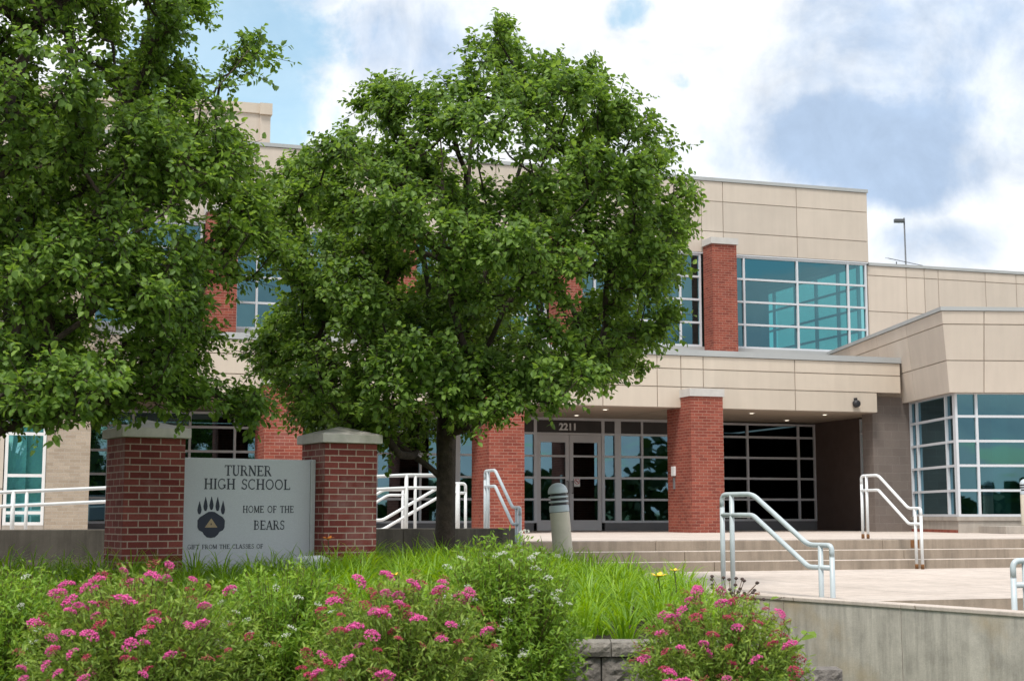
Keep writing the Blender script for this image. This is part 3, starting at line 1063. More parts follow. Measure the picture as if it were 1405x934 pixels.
# speaker on the fascia: a small hooded horn
mb = MB()
c = B(18.72, VF, 3.06)
ax = Matrix.Rotation(R(18), 3, 'Z') @ Matrix.Rotation(R(90), 3, 'X')
mb.lathe([(.03, .0), (.07, .02), (.095, .06), (.085, .14), (.06, .17), (.02, .175)], c, 14, ax)
mb.box(B, 18.70, 18.74, VF - .10, VF - .002, 3.1, 3.2)
mb.build('wall_speaker', M_BLACK, SB, smooth=False)
# --- left end: tan brick pier with a tall window strip
mb = MB()
mb.box(B, .17, .99, 30.0, 35.2, 0, 7.2)
mb.build('brick_pier', M_TBRICK, SB)
core, pan = MB(), MB()
core.box(B, -9, -.62, 30.03, 30.3, 0, 7.2)
panels(pan, B, [-9, -6, -3, -.61], [0, .9, 2.2, 3.35, 4.3, 5.4, 6.4, 7.2], 30.0)
core.build('wall', M_JOINT, SB)
pan.build('precast_panels', M_PRECAST, SB)
mb = MB(); mb.box(B, -.605, .165, 30.02, 30.3, 0, .2)
mb.build('window_sill', M_BASEC, SB)
window(B, [-.57, .13], [.23, .44, 1.16, 1.97, 2.75, 3.6, 4.45, 5.3, 6.2], 30.02, fw=.06, glass_=M_GLASSB, mat=M_WHITE)
mb = MB()
mb.box(B, -.56, -.20, 30.42, 30.44, .2, 6.3); mb.box(B, -.195, .16, 30.55, 30.57, .2, 6.3)  # pale panels added behind the glass to make this window look bright
mb.build('bright_backing', M_BACKING, SB)
mb = MB()
mb.box(B, -9, .96, 33.4, 33.5, 0, 7.0)
mb.build('interior_wall', M_INT, SB)
mb = MB(); mb.box(B, -9, 1.02, 29.97, 36.7, 7.203, 7.3)
mb.build('coping', M_COPING, SB)
# ---------------- right wing (turned towards the street)
ZW = [.39, .945, 1.5, 2.05, 2.605, 3.13]
window(WG, [.03, .5, 2.3, 4.1, 5.9, 7.7, 9.5, 11.3], ZW, 0, glass_=M_GLASS)
LF = Frame(*WG(0, 0, 0)[:2], R(3.6) + math.pi / 2)       # left face: a into the depth, b towards the right... mirrored below


class LeftFace:
    """a runs back along the left face, b into the wing"""
    def __call__(s, a, b, z):
        return WG(b, a, z)


LFm = LeftFace()
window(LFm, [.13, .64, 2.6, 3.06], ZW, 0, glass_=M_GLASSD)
# base wall and sill
mb = MB()
mb.box(WG, -.02, 12, -.02, .3, .0, .27); mb.box(WG, -.02, .3, .3, 3.3, .0, .27)
mb.build('base_wall', M_BASEC, SB)
mb = MB()
mb.box(WG, -.05, 12, -.05, .3, .273, .36); mb.box(WG, -.05, .3, .3, 3.3, .273, .36)
mb.build('window_sill', M_BASEC, SB)
mb = MB()
mb.box(LFm, .02, 3.3, -.026, -.0205, .0, .07)
mb.build('brick_course', M_BRICK, SB)
# flared fascia
def flare(z): return .17 + (z - 3.12) * .10


def fpt(a, z, face):
    o_ = flare(z)
    return WG(a, -o_, z) if face == 'f' else WG(-o_, a, z)


def fpanel(mb, face, a0, a1, z0, z1, gap, corner=False, inset=0.0, t=.06):
    pts = []
    for z in (z0 + gap / 2, z1 - gap / 2):
        o_ = flare(z) - inset
        lo = -o_ if corner else a0 + gap / 2
        hi = a1 - gap / 2
        lo_i = lo + (t if corner else 0)
        if face == 'f':
            pts += [WG(lo, -o_, z), WG(hi, -o_, z), WG(hi, -o_ + t, z), WG(lo_i, -o_ + t, z)]
        else:
            pts += [WG(-o_, hi, z), WG(-o_, lo, z), WG(-o_ + t, lo_i, z), WG(-o_ + t, hi, z)]
    mb.hexa(pts)


pan, core = MB(), MB()
zf = [3.12, 3.84, 4.65, 4.95]
for face, cuts in (('f', [0, .62, 3.0, 5.4, 7.8, 12]), ('l', [0, 2.1, 4.4, 6.8, 9.2])):
    for i, (a0, a1) in enumerate(zip(cuts[:-1], cuts[1:])):
        for z0, z1 in zip(zf[:-1], zf[1:]):
            fpanel(pan, face, a0, a1, z0, z1, .022, i == 0)
    fpanel(core, face, 0, cuts[-1], zf[0], zf[-1], .03, True, .03, .1)
pan.build('fascia_panels', M_PRECAST, SB)
core.build('fascia', M_JOINT, SB)
mb = MB()
mb.box(WG, -.38, 12, -.38, -.10, 4.953, 5.04); mb.box(WG, -.38, -.10, -.10, 9.3, 4.953, 5.04)
mb.build('coping', M_COPING, SB)
mb = MB()
mb.box(WG, -.12, 12, -.12, .0, 3.13, 3.2); mb.box(WG, -.12, 12, .0, 9.2, 3.17, 3.25)
mb.build('soffit', M_SOFFIT, SB)
mb = MB(); mb.box(WG, -.1, 12, -.08, 9.2, 4.5, 4.6)
mb.build('roof', M_JOINT, SB)
mb = MB()
mb.box(WG, .6, 12, 6.0, 6.15, 0, 3.16)
mb.box(WG, 5.0, 5.2, 1.0, 6.0, 0, 3.16)
mb.box(WG, 1.3, 1.7, 1.2, 1.6, 0, 3.16)
mb.build('interior_wall', M_INT, SB)
mb = MB()
mb.box(LFm, 3.25, 9.2, .0, .3, 0, 3.16)
mb.build('side_wall', M_BLOCK, SB)
# raised planter kerb in front of the wing
mb = MB()
mb.box(WG, .45, 12, -1.5, -.03, 0, .16)
o = mb.build('planter_kerb', M_BASEC, bevel=.01)
tag(o, kind='structure')


# ================================================================== HANDRAILS
def stair_rail(label, u, v0, v1, zt0, zt1, zb0, zb1, drop, mat=None, r=.024, group='white pipe handrails', F=B, rust=False):
    """two-bar pipe rail that runs down a flight: flat, sloped, flat; four posts"""
    L = v0 - v1
    s1, s2 = .30 * L, .80 * L
    mat = mat or M_RAIL
    root = thing('handrail', label, 'handrail', F(u, (v0 + v1) / 2, min(zb0, zb1)), group)
    P = lambda s, z: F(u, v0 - s, z)
    mb = MB()
    mb.tube(fillet([P(0, zt0 - .14), P(0, zt0), P(s1, zt0), P(s2, zt1), P(L, zt1), P(L, zt1 - .12)], .085, 6), r, 12)
    mb.build('top_rail', mat, root, smooth=True)
    mb = MB()
    mb.tube(fillet([P(0, zt0 - drop), P(s1, zt0 - drop), P(s2, zt1 - drop), P(L, zt1 - drop)], .05, 5), r, 12)
    mb.build('mid_rail', mat, root, smooth=True)
    for s, zt, zb in ((0, zt0 - .13, zb0), (.16, zt0, zb0), (L - .16, zt1, zb1), (L, zt1 - .11, zb1)):
        mb = MB(); mb.tube([P(s, zb), P(s, zt)], r, 12)
        p = mb.build('post', mat, root, smooth=True)
        if rust:
            mb = MB(); mb.lathe([(r + .002, 0), (r + .003, .05), (r + .0015, .075)], P(s, zb + .002), 12)
            mb.build('rusty_foot', M_RUST, p, smooth=True)
    return root


stair_rail('white pipe handrail with rusty feet on the far right of the upper steps', 13.27, 21.72, 20.0, 1.05, .50, 0, -.45, .245, M_RAILW, .024, rust=True)
stair_rail('grey white pipe handrail in front of the left brick column', 6.62, 21.72, 20.0, 1.07, .50, 0, -.45, .24, M_RAIL, .024)
stair_rail('pale blue white pipe handrail beside the yellow daylily and the retaining wall', .30, .22, -1.45, .615, .085, -.45, -.9, .225, M_RAIL, .027, F=lambda u, v, z: LW(-v, u, z))
# rail whose end shows at the right edge
root = thing('handrail', 'pale pipe handrail cut off by the right edge of the photograph', 'handrail', (4.6, 13.0, -.9), 'white pipe handrails')
q0 = (4.40, 12.95); dv = (.93, .36)
P = lambda s, z: (q0[0] + dv[0] * s, q0[1] + dv[1] * s, z)
mb = MB(); mb.tube(fillet([P(0, -.16), P(0, -.01), P(.45, -.01), P(1.7, .5), P(2.2, .5)], .07, 6), .026, 12); mb.build('top_rail', M_RAIL, root, smooth=True)
mb = MB(); mb.tube(fillet([P(0, -.22), P(.45, -.22), P(1.7, .28), P(2.2, .28)], .05), .026, 12); mb.build('mid_rail', M_RAIL, root, smooth=True)
for s, z0, z1 in ((0, -.9, -.15), (.13, -.9, -.01), (2.2, -.75, .5)):
    mb = MB(); mb.tube([P(s, z0), P(s, z1)], .026, 12); mb.build('post', M_RAIL, root, smooth=True)

# ramp rails behind the low wall
root = thing('ramp_rail', 'long white two bar rail along the ramp behind the brick sign', 'handrail', B(2.5, 21.7, 0), 'white ramp rails')
zt = lambda u: .73 + .0497 * u
for nm, d in (('top_rail', 0), ('mid_rail', .195)):
    mb = MB(); mb.tube([B(u, 21.7, zt(u) - d) for u in (-6, -2, 2, 5.4)] + [B(5.95, 21.7, zt(5.45) - d)], .026, 10)
    mb.build(nm, M_RAILW, root, smooth=True)
for u in (-4.5, -2.4, -.30, -.12, 1.5, 3.3, 5.36, 5.5):
    mb = MB(); mb.tube([B(u, 21.7, 0), B(u, 21.7, zt(min(u, 5.45)))], .03 if u in (5.36, -.30) else .024, 10)
    mb.build('post', M_RAILW, root, smooth=True)
root = thing('ramp_rail', 'white sloping rail rising to a rounded end right of the tree trunk', 'handrail', B(5.8, 22.5, 0), 'white ramp rails')
mb = MB(); mb.tube(fillet([B(4.2, 22.5, .315), B(5.18, 22.5, .315), B(6.2, 22.5, .893), B(6.53, 22.5, .893), B(6.53, 22.5, .75)], .06), .024, 10); mb.build('top_rail', M_RAILW, root, smooth=True)
mb = MB(); mb.tube(fillet([B(4.2, 22.5, .165), B(5.18, 22.5, .165), B(6.2, 22.5, .742), B(6.53, 22.5, .742)], .05), .024, 10); mb.build('mid_rail', M_RAILW, root, smooth=True)
for u, z in ((4.3, .31), (5.0, .31), (6.40, .89), (6.53, .76)):
    mb = MB(); mb.tube([B(u, 22.5, 0), B(u, 22.5, z)], .036 if u == 6.40 else .024, 10); mb.build('post', M_RAILW, root, smooth=True)
root = thing('ramp_rail', 'short white rail behind the right sign pillar, sloping then level', 'handrail', B(5.2, 23.2, 0), 'white ramp rails')
mb = MB(); mb.tube(fillet([B(4.2, 23.2, .12), B(5.36, 23.2, .80), B(5.72, 23.2, .80)], .06), .022, 10); mb.build('top_rail', M_RAILW, root, smooth=True)
mb = MB(); mb.tube(fillet([B(4.3, 23.2, .03), B(5.42, 23.2, .714), B(5.71, 23.2, .714)], .06), .022, 10); mb.build('mid_rail', M_RAILW, root, smooth=True)
for u, z in ((4.7, .41), (5.67, .80)):
    mb = MB(); mb.tube([B(u, 23.2, 0), B(u, 23.2, z)], .022, 10); mb.build('post', M_RAILW, root, smooth=True)


# ================================================================== BOLLARDS
def bollard(label, loc, r, h, tilt=0.0):
    root = thing('bollard_light', label, 'bollard', loc, 'concrete bollard lights')
    A = Matrix.Rotation(tilt, 3, 'Y')
    k = r / .125
    def part(name, prof, mat, par=root):
        mb = MB(); mb.lathe(prof, loc, 32, A)
        return mb.build(name, mat, par, smooth=False)
    zt = h - .37 * k
    p = part('post', [(r * .98, 0), (r, .02), (r * .985, zt - .01), (r * .96, zt)], M_BOLL)
    hd = part('lamp_head', [(r * .80, zt + .001), (r * .80, zt + .25 * k)], M_BLACK)
    for i in range(4):
        z = zt + .004 + i * .058 * k
        rr = r * (.98 if i else 1.0)
        hgt = .065 * k if i == 0 else .026 * k
        part('louvre_ring', [(rr * .96, z), (rr, z + .004), (rr, z + hgt - .004), (rr * .9, z + hgt)], M_BOLLH, hd)
    dome = [(r, zt + .235 * k)] + [(r * math.cos(R(a)), zt + .25 * k + r * .95 * math.sin(R(a))) for a in range(0, 90, 9)] + [(.004, zt + .25 * k + r * .95)]
    d = part('dome', dome, M_BOLLH, hd)
    d.data.polygons.foreach_set('use_smooth', [True] * len(d.data.polygons))
    p.data.polygons.foreach_set('use_smooth', [len(q.vertices) == 4 for q in p.data.polygons])
    return root


bollard('leaning concrete bollard light with a grey dome in front of the double doors', (.635, 17.3, -.5), .118, 1.275, -R(4.6))
bollard('upright concrete bollard light in front of the right wing windows', WG(1.13, -1.0, .16), .115, 1.02)

# ================================================================== SIGN
SGN = thing('monument_sign', 'grey granite school sign with a paw emblem between two dark red brick pillars', 'sign', SG(1.37, .3, -.3))
for a in (0, 2.13):
    mb = MB(); mb.box(SG, a, a + .61, 0, .61, -.5, 1.149)
    p = mb.build('brick_pillar', M_SBRICK, SGN, bevel=.004)
    mb = MB()
    e = .045
    lo = [SG(a - e, -e, 1.151), SG(a + .61 + e, -e, 1.151), SG(a + .61 + e, .61 + e, 1.151), SG(a - e, .61 + e, 1.151)]
    hi = [(x, y, 1.245) for x, y, _ in lo]
    ap = SG(a + .305, .305, 1.345)
    mb.add(lo + hi + [ap], [(3, 2, 1, 0), (0, 1, 5, 4), (1, 2, 6, 5), (2, 3, 7, 6), (3, 0, 4, 7), (4, 5, 8), (5, 6, 8), (6, 7, 8), (7, 4, 8)])
    mb.build('pillar_cap', M_CAP, p, bevel=.006)
PA0, PA1, PB = .612, 2.128, .24
mb = MB(); mb.box(SG, PA0, PA1 - .055, PB, PB + .13, -.5, .972)
pn = mb.build('granite_panel', M_GRANITE, SGN, bevel=.006)
mb = MB(); mb.box(SG, PA1 - .053, PA1, PB - .01, PB + .14, -.5, .978)
mb.build('panel_edge', M_GRANITE2, SGN, bevel=.006)

# engraved serif lettering drawn stroke by stroke
def arc(cx, cz, rx, rz, a0, a1, n=10):
    return [(cx + rx * math.cos(R(a0 + (a1 - a0) * i / n)), cz + rz * math.sin(R(a0 + (a1 - a0) * i / n))) for i in range(n + 1)]


TK, TN, SF = .175, .10, .075


def ser(x, z, w=.34): return ([(x - w / 2, z), (x + w / 2, z)], SF)


G = {
    'T': (.80, [([(.4, .03), (.4, .97)], TK), ([(.04, .95), (.76, .95)], .09), ([(.055, .97), (.055, .76)], SF), ([(.745, .97), (.745, .76)], SF), ser(.4, .028)]),
    'U': (.88, [([(.2, .97), (.2, .32)] + arc(.45, .30, .25, .27, 180, 270, 6), TK * .9), (arc(.45, .30, .25, .27, 270, 360, 6) + [(.70, .97)], TN), ser(.2, .972), ser(.70, .972, .28)]),
    'R': (.88, [([(.2, .03), (.2, .97)], TK), ([(.2, .95), (.42, .95)] + arc(.42, .73, .22, .22, 90, -90, 8) + [(.2, .51)], .085), ([(.44, .5), (.74, .04)], TK), ser(.2, .028), ser(.78, .028, .18), ser(.12, .972, .2)]),
    'N': (.95, [([(.18, .03), (.18, .97)], TN), ([(.18, .97), (.77, .03)], TK), ([(.77, .03), (.77, .97)], TN), ser(.18, .028, .28), ser(.77, .972, .28), ser(.12, .972, .2)]),
    'E': (.78, [([(.2, .03), (.2, .97)], TK), ([(.2, .95), (.68, .95)], TN), ([(.2, .5), (.54, .5)], TN), ([(.2, .05), (.70, .05)], TN), ([(.675, .97), (.675, .78)], SF), ([(.70, .03), (.70, .23)], SF), ([(.54, .6), (.54, .4)], SF), ser(.14, .972, .22), ser(.14, .028, .22)]),
    'H': (.95, [([(.2, .03), (.2, .97)], TK), ([(.74, .03), (.74, .97)], TK), ([(.2, .5), (.74, .5)], TN), ser(.2, .028), ser(.2, .972), ser(.74, .028), ser(.74, .972)]),
    'I': (.42, [([(.21, .03), (.21, .97)], TK), ser(.21, .028), ser(.21, .972)]),
    'G': (.92, [(arc(.46, .5, .36, .46, 50, 180, 10), .10), (arc(.46, .5, .36, .46, 180, 310, 10), .10), ([(.74, .42), (.74, .1)], TK), ([(.70, .97), (.70, .74)], SF), ser(.72, .42, .3)]),
    'S': (.70, [(arc(.36, .73, .20, .225, 30, 250, 12) + arc(.36, .27, .22, .235, 70, -150, 12), .105), ([(.58, .96), (.58, .76)], SF), ([(.11, .04), (.11, .26)], SF)]),
    'C': (.86, [(arc(.46, .5, .36, .46, 48, 180, 10), .10), (arc(.46, .5, .36, .46, 180, 315, 10), .10), ([(.70, .97), (.70, .72)], SF)]),
    'O': (.98, [(arc(.49, .5, .37, .455, 0, 360, 24), .115)]),
    'L': (.76, [([(.2, .03), (.2, .97)], TK), ([(.2, .05), (.68, .05)], TN), ([(.68, .03), (.68, .25)], SF), ser(.2, .972), ser(.14, .028, .22)]),
    'M': (1.06, [([(.16, .03), (.18, .97)], TN), ([(.18, .97), (.53, .05)], TK), ([(.53, .05), (.87, .97)], TN), ([(.87, .97), (.89, .03)], TK), ser(.16, .028, .26), ser(.89, .028, .32), ser(.12, .972, .18), ser(.93, .972, .18)]),
    'F': (.74, [([(.2, .03), (.2, .97)], TK), ([(.2, .95), (.66, .95)], TN), ([(.2, .5), (.54, .5)], TN), ([(.655, .97), (.655, .76)], SF), ([(.54, .6), (.54, .4)], SF), ser(.2, .028), ser(.14, .972, .22)]),
    'B': (.82, [([(.2, .03), (.2, .97)], TK), ([(.2, .95), (.40, .95)] + arc(.40, .74, .20, .21, 90, -90, 8) + [(.2, .53)], .085), ([(.40, .51)] + arc(.42, .28, .24, .23, 90, -90, 8) + [(.2, .05)], .085), ser(.14, .972, .22), ser(.14, .028, .22)]),
    'A': (.92, [([(.14, .03), (.46, .97)], TN), ([(.46, .97), (.78, .03)], TK), ([(.25, .33), (.67, .33)], TN * .9), ser(.14, .028, .26), ser(.78, .028, .3)]),
    ' ': (.55, []),
}


def stroke(mb, pts, w, tf, dz, mi=0):
    pts = [np.array(p, float) for p in pts]
    L, Rr = [], []
    for i, p in enumerate(pts):
        d = pts[min(i + 1, len(pts) - 1)] - pts[max(i - 1, 0)]
        d = d / (np.hypot(*d) or 1)
        nrm = np.array((-d[1], d[0])) * w / 2
        L.append(p + nrm); Rr.append(p - nrm)
    for i in range(len(pts) - 1):
        q = [tf(*Rr[i]), tf(*Rr[i + 1]), tf(*L[i + 1]), tf(*L[i])]
        mb.add([SG(a, PB - dz, z) for a, z in q], [(0, 1, 2, 3)], mi)


def text(mb, s, a0, a1, z0, h):
    """letters fitted between a0 and a1 on the panel face"""
    wid = sum(G[c][0] for c in s)
    k = (a1 - a0) / wid
    x = 0
    n = 0
    for c in s:
        for pts, w in G[c][1]:
            n += 1
            stroke(mb, pts, w * (h / k) ** .0, lambda px, pz, x=x: (a0 + (x + px) * k, z0 + pz * h), .0015 + .0004 * (n % 7))
        x += G[c][0]


# panel coordinates: fraction across the visible panel, millimetres down from its top edge
pa = lambda t: .695 + t * (2.125 - .695)
mb = MB()


def line(*a):
    q_ = MB()
    text(q_, *a)
    q_.build('lettering', M_ENGR, pn)


line('TURNER', pa(.292), pa(.655), .795, .108)
line('HIGH SCHOOL', pa(.140), pa(.805), .655, .108)
line('HOME OF THE', pa(.436), pa(.835), .415, .072)
line('BEARS', pa(.522), pa(.765), .240, .096)
line('GIFT FROM THE CLASSES OF', pa(.03), pa(.60), .048, .045)
# bear paw: five claws, a broad pad and a small triangle
mb = MB()
cx, z0 = pa(.2015), .16
sx = 1.43 * .205 / 512          # metres per unit of the drawing, 512 wide
sz = .415 / 750


def face(pts, dz, mi=0):
    mb.add([SG(cx + x * sx, PB - dz, z0 + (750 - y) * sz) for x, y in pts], [tuple(range(len(pts)))[::-1]], mi)


for x, yt, yb in ((-222, 80, 318), (-112, -2, 258), (-2, -8, 238), (112, 0, 258), (214, 70, 318)):
    hh = yb - yt
    half = [(4, 0), (14, .18), (30, .42), (40, .66), (32, .86), (16, 1.0)]
    face([(x + w_, yt + t * hh) for w_, t in half] + [(x - w_, yt + t * hh) for w_, t in half[::-1]], .002)
pad = [(0, 268), (60, 275), (130, 320), (215, 372), (255, 430), (252, 560), (225, 610), (160, 642), (130, 690), (75, 740), (0, 752)]
face(pad + [(-x, y) for x, y in pad[-2:0:-1]], .002)
face([(0, 392), (118, 560), (-118, 560)], .0032, 1)
face([(-8, 480), (8, 480), (14, 515), (-14, 515)], .0040, 2)
mb.build('paw_emblem', [M_NAVY, M_GOLD, M_BROWN], pn)

# small pale stone in the grass by the sign
mb = MB()
ctr = (-2.02, 14.75, -.08)
pts = []
prof = [(.18, -.25), (.185, .0), (.17, .045), (.12, .065)]
mb.lathe(prof, ctr, 10)
mb.v = [(ctr[0] + (x - ctr[0]) * (1.0 + .15 * rng.random()), ctr[1] + (y - ctr[1]) * .7, z + rng.normal(0, .006)) for x, y, z in mb.v]
o = mb.build('flat_stone', M_STONE, root=ctr, bevel=.01)
tag(o, 'small pale flat topped stone in the grass below the right sign pillar', 'stone')

# ================================================================== FAR OBJECTS
root = thing('light_pole', 'thin grey pole with a short lamp arm standing behind the low right roof', 'lamp post', (16.5, 60, -1.3))
mb = MB(); mb.tube([(16.5, 60, -1.3), (16.42, 60, 12.75)], .055, 10, r2=.03); mb.build('pole', M_POLE, root, smooth=True)
mb = MB(); mb.box(WORLD, 16.0, 16.42, 59.9, 60.1, 12.55, 12.7); mb.build('lamp_head', M_POLE, root, bevel=.02)
root = thing('roof_antenna', 'small thin antenna with short rods on the roof edge', 'antenna', (11.55, 43.2, 6.5))
mb = MB(); mb.tube([(11.55, 43.2, 6.5), (11.55, 43.2, 7.95)], .016, 6); mb.build('mast', M_POLE, root)
mb = MB(); mb.tube([(11.25, 43.0, 8.02), (12.45, 43.6, 7.90)], .011, 6); mb.build('boom', M_POLE, root)
mb = MB()
for i in range(9):
    t = i / 8
    x, y, z = 11.25 + 1.2 * t, 43.0 + .6 * t, 8.02 - .12 * t
    l_ = .14 - .05 * t
    mb.tube([(x - .4 * l_, y + .8 * l_, z + .03), (x + .4 * l_, y - .8 * l_, z - .03)], .006, 5)
mb.build('rods', M_POLE, root)


# ================================================================== FOLIAGE
def unit(v): return v / np.maximum(np.linalg.norm(v, axis=-1, keepdims=True), 1e-9)


def leaves(pos, dirs, nrm, length, width, fold=.25, curl=.15):
    """ovate folded leaves: six vertices, two quads each"""
    n = len(pos)
    d = unit(dirs)
    s = unit(np.cross(d, nrm)); nn = np.cross(s, d)
    L = length.reshape(-1, 1); Wd = width.reshape(-1, 1)
    base = pos
    l1 = pos + d * L * .30 + s * Wd * .5 + nn * Wd * fold
    l2 = pos + d * L * .68 + s * Wd * .40 + nn * Wd * (fold * .8) - nn * L * curl * .4
    tip = pos + d * L - nn * L * curl
    r1 = pos + d * L * .30 - s * Wd * .5 + nn * Wd * fold
    r2 = pos + d * L * .68 - s * Wd * .40 + nn * Wd * (fold * .8) - nn * L * curl * .4
    V = np.stack([base, l1, l2, tip, r2, r1], 1).reshape(-1, 3)
    k = np.arange(n)[:, None] * 6
    Q = np.concatenate([k + np.array([[0, 3, 2, 1]]), k + np.array([[0, 5, 4, 3]])], 1).reshape(-1, 4)
    return V, Q


def inpoly(p, poly):
    x, y = p
    c = False
    j = len(poly) - 1
    for i in range(len(poly)):
        xi, yi = poly[i]; xj, yj = poly[j]
        if (yi > y) != (yj > y) and x < (xj - xi) * (y - yi) / (yj - yi) + xi:
            c = not c
        j = i
    return c


def pdist(p, poly):
    best = 1e9
    P_ = np.array(p)
    for i in range(len(poly)):
        a, b = np.array(poly[i], float), np.array(poly[(i + 1) % len(poly)], float)
        t = np.clip(np.dot(P_ - a, b - a) / max(np.dot(b - a, b - a), 1e-9), 0, 1)
        best = min(best, np.linalg.norm(P_ - a - t * (b - a)))
    return best


def tree(name, label, D, trunk_px, base_z, outline, ntips, mind, leaders, trunk_r, fork_z, leaf_len, mat, depth, seed, keep=None, twigs=14, per=11, shell=.55, lowbranch=None, edge=.3, gapm=.12, nb=84, bmind=.66, brad=.44, limbs=()):
    rg = np.random.default_rng(seed)
    k = D / 2000.
    toX = lambda px: (px - 702.5) * k
    toZ = lambda py: CAMZ + (707 - py) * k * 1.01
    bx = toX(trunk_px)
    poly = [(toX(a), toZ(b)) for a, b in outline]
    xs_, zs_ = [p[0] for p in poly], [p[1] for p in poly]
    # row extents for the depth of the crown
    def extent(z):
        hits = []
        for i in range(len(poly)):
            (x0, z0), (x1, z1) = poly[i], poly[(i + 1) % len(poly)]
            if (z0 > z) != (z1 > z):
                hits.append(x0 + (x1 - x0) * (z - z0) / (z1 - z0))
        return (min(hits), max(hits)) if len(hits) >= 2 else (bx, bx)
    def draw(gap, only_edge):
        while True:
            x, z = rg.uniform(min(xs_), max(xs_)), rg.uniform(min(zs_), max(zs_))
            if not inpoly((x, z), poly): continue
            pd = pdist((x, z), poly)
            if pd < gap or (only_edge and pd > .5): continue
            x0, x1 = extent(z)
            cxr, hw = (x0 + x1) / 2, max((x1 - x0) / 2, .05)
            t = (x - cxr) / hw
            ymax = min(depth * min(1, hw / (depth * .55)), hw * 1.15) * math.sqrt(max(0, 1 - t * t))
            w = rg.uniform(-1, 1)
            if rg.random() < shell: w = math.copysign(abs(w) ** .45, w)
            sc_ = min(1.0, (D + w * ymax) / D)      # the near side bulges towards the viewer, so it sits lower and narrower
            return np.array((x * sc_, D + w * ymax, CAMZ + (z - CAMZ) * sc_))
    # boughs first, then the twig tips gathered round them
    boughs = [np.array((toX(a), D + rg.normal(0, .25), toZ(b))) for a, b in limbs]
    nb += len(boughs)
    for _ in range(nb * 40):
        if len(boughs) >= nb: break
        p = draw(.30, len(boughs) < nb * .45)
        if boughs and np.min(np.linalg.norm((np.array(boughs) - p) * np.array((1, 1, 1.25)), axis=1)) < bmind: continue
        boughs.append(p)
    bo = np.array(boughs)
    tips = []
    for _ in range(ntips * 60):
        if len(tips) >= ntips: break
        c_ = bo[int(rg.integers(len(bo)))]
        d_ = unit(rg.normal(0, 1, 3)) * brad * rg.uniform(.35, 1) ** .5
        p = c_ + d_ * np.array((1.05, 1.05, .72))
        if tips and np.min(np.linalg.norm(np.array(tips) - p, axis=1)) < mind: continue
        sc_ = min(1.0, p[1] / D)
        q_ = (p[0] / sc_, CAMZ + (p[2] - CAMZ) / sc_)
        if not inpoly(q_, poly) or pdist(q_, poly) < gapm: continue
        tips.append(p)
    tips = np.array(tips)
    # skeleton: trunk, leaders, then every tip joins the closest inner node
    nodes, parent = [], []
    def addpath(pts, par):
        for q in pts:
            nodes.append(np.array(q, float)); parent.append(par); par = len(nodes) - 1
        return par
    base = np.array((bx, D, base_z))
    tr = [base + np.array((.02 * math.sin(2 * t), .02 * math.cos(3 * t), t * (fork_z - base_z))) for t in np.linspace(0, 1, 7)]
    fk = addpath(tr, -1)
    for (px, py, dy) in leaders:
        e = np.array((toX(px), D + dy, toZ(py)))
        s = nodes[fk]
        pts = []
        for t in np.linspace(.12, 1, 9):
            q = s + (e - s) * t
            bow = math.sin(math.pi * t) * .12
            q = q + np.array((-(e - s)[0] * bow * .8, -(e - s)[1] * bow * .8, abs(e - s)[0] * bow * .3)) + rg.normal(0, .025, 3)
            pts.append(q)
        addpath(pts, fk)
    if lowbranch:
        for (z_from, pts_) in lowbranch:
            i0 = int(np.argmin([abs(n_[2] - z_from) for n_ in nodes[:7]]))
            addpath([(toX(a), D + c_, toZ(b)) for a, b, c_ in pts_], i0)
    nlead = len(nodes)
    axis_top = max(n_[2] for n_ in nodes)
    order = np.argsort(np.linalg.norm((tips - np.array((bx, D, 0))) * np.array((1, 1, .5)), axis=1))
    tipnode = []
    for ti in order:
        e = tips[ti]
        A = np.array(nodes[6:])
        dvec = e - A
        dist = np.linalg.norm(dvec, axis=1)
        cost = dist + 1.1 * np.maximum(0, A[:, 2] - (e[2] - .12 - .25 * dist)) + .12 * np.linalg.norm(A[:, :2] - np.array((bx, D)), axis=1)
        i0 = int(np.argmin(cost)) + 6
        s = nodes[i0]
        m = max(2, int(np.linalg.norm(e - s) / .22))
        pts = []
        for t in np.linspace(1 / m, 1, m):
            q = s + (e - s) * t
            q = q + np.array((0, 0, -.10 * math.sin(math.pi * t) * np.linalg.norm((e - s)[:2]))) + (rg.normal(0, .02, 3) if t < 1 else 0)
            pts.append(q)
        tipnode.append(addpath(pts, i0))
    nn_ = len(nodes)
    cnt = np.zeros(nn_)
    for t in tipnode: cnt[t] += 1
    for i in range(nn_ - 1, 0, -1):
        if parent[i] >= 0: cnt[parent[i]] += cnt[i]
    cnt = np.maximum(cnt, .6)
    rad = np.minimum(.0062 * cnt ** .5 * (trunk_r / (.0062 * cnt[5] ** .5)) ** (np.clip(cnt / cnt[5], 0, 1) ** .4), trunk_r)
    if lowbranch:
        rad[nlead - sum(len(p_) for _, p_ in lowbranch):nlead] = np.minimum(rad[nlead - sum(len(p_) for _, p_ in lowbranch):nlead], .035)
    rad[:7] = trunk_r * np.array([1.42, 1.13, 1.03, 1.0, 1.0, 1.02, 1.06])
    root = thing(name, label, 'tree', tuple(base))
    # wood
    V, Q = [], []
    ns = 7
    kids = {}
    for i in range(nn_):
        kids.setdefault(parent[i], []).append(i)
    start = [i for i in range(nn_) if parent[i] < 0 or kids[parent[i]][0] != i]
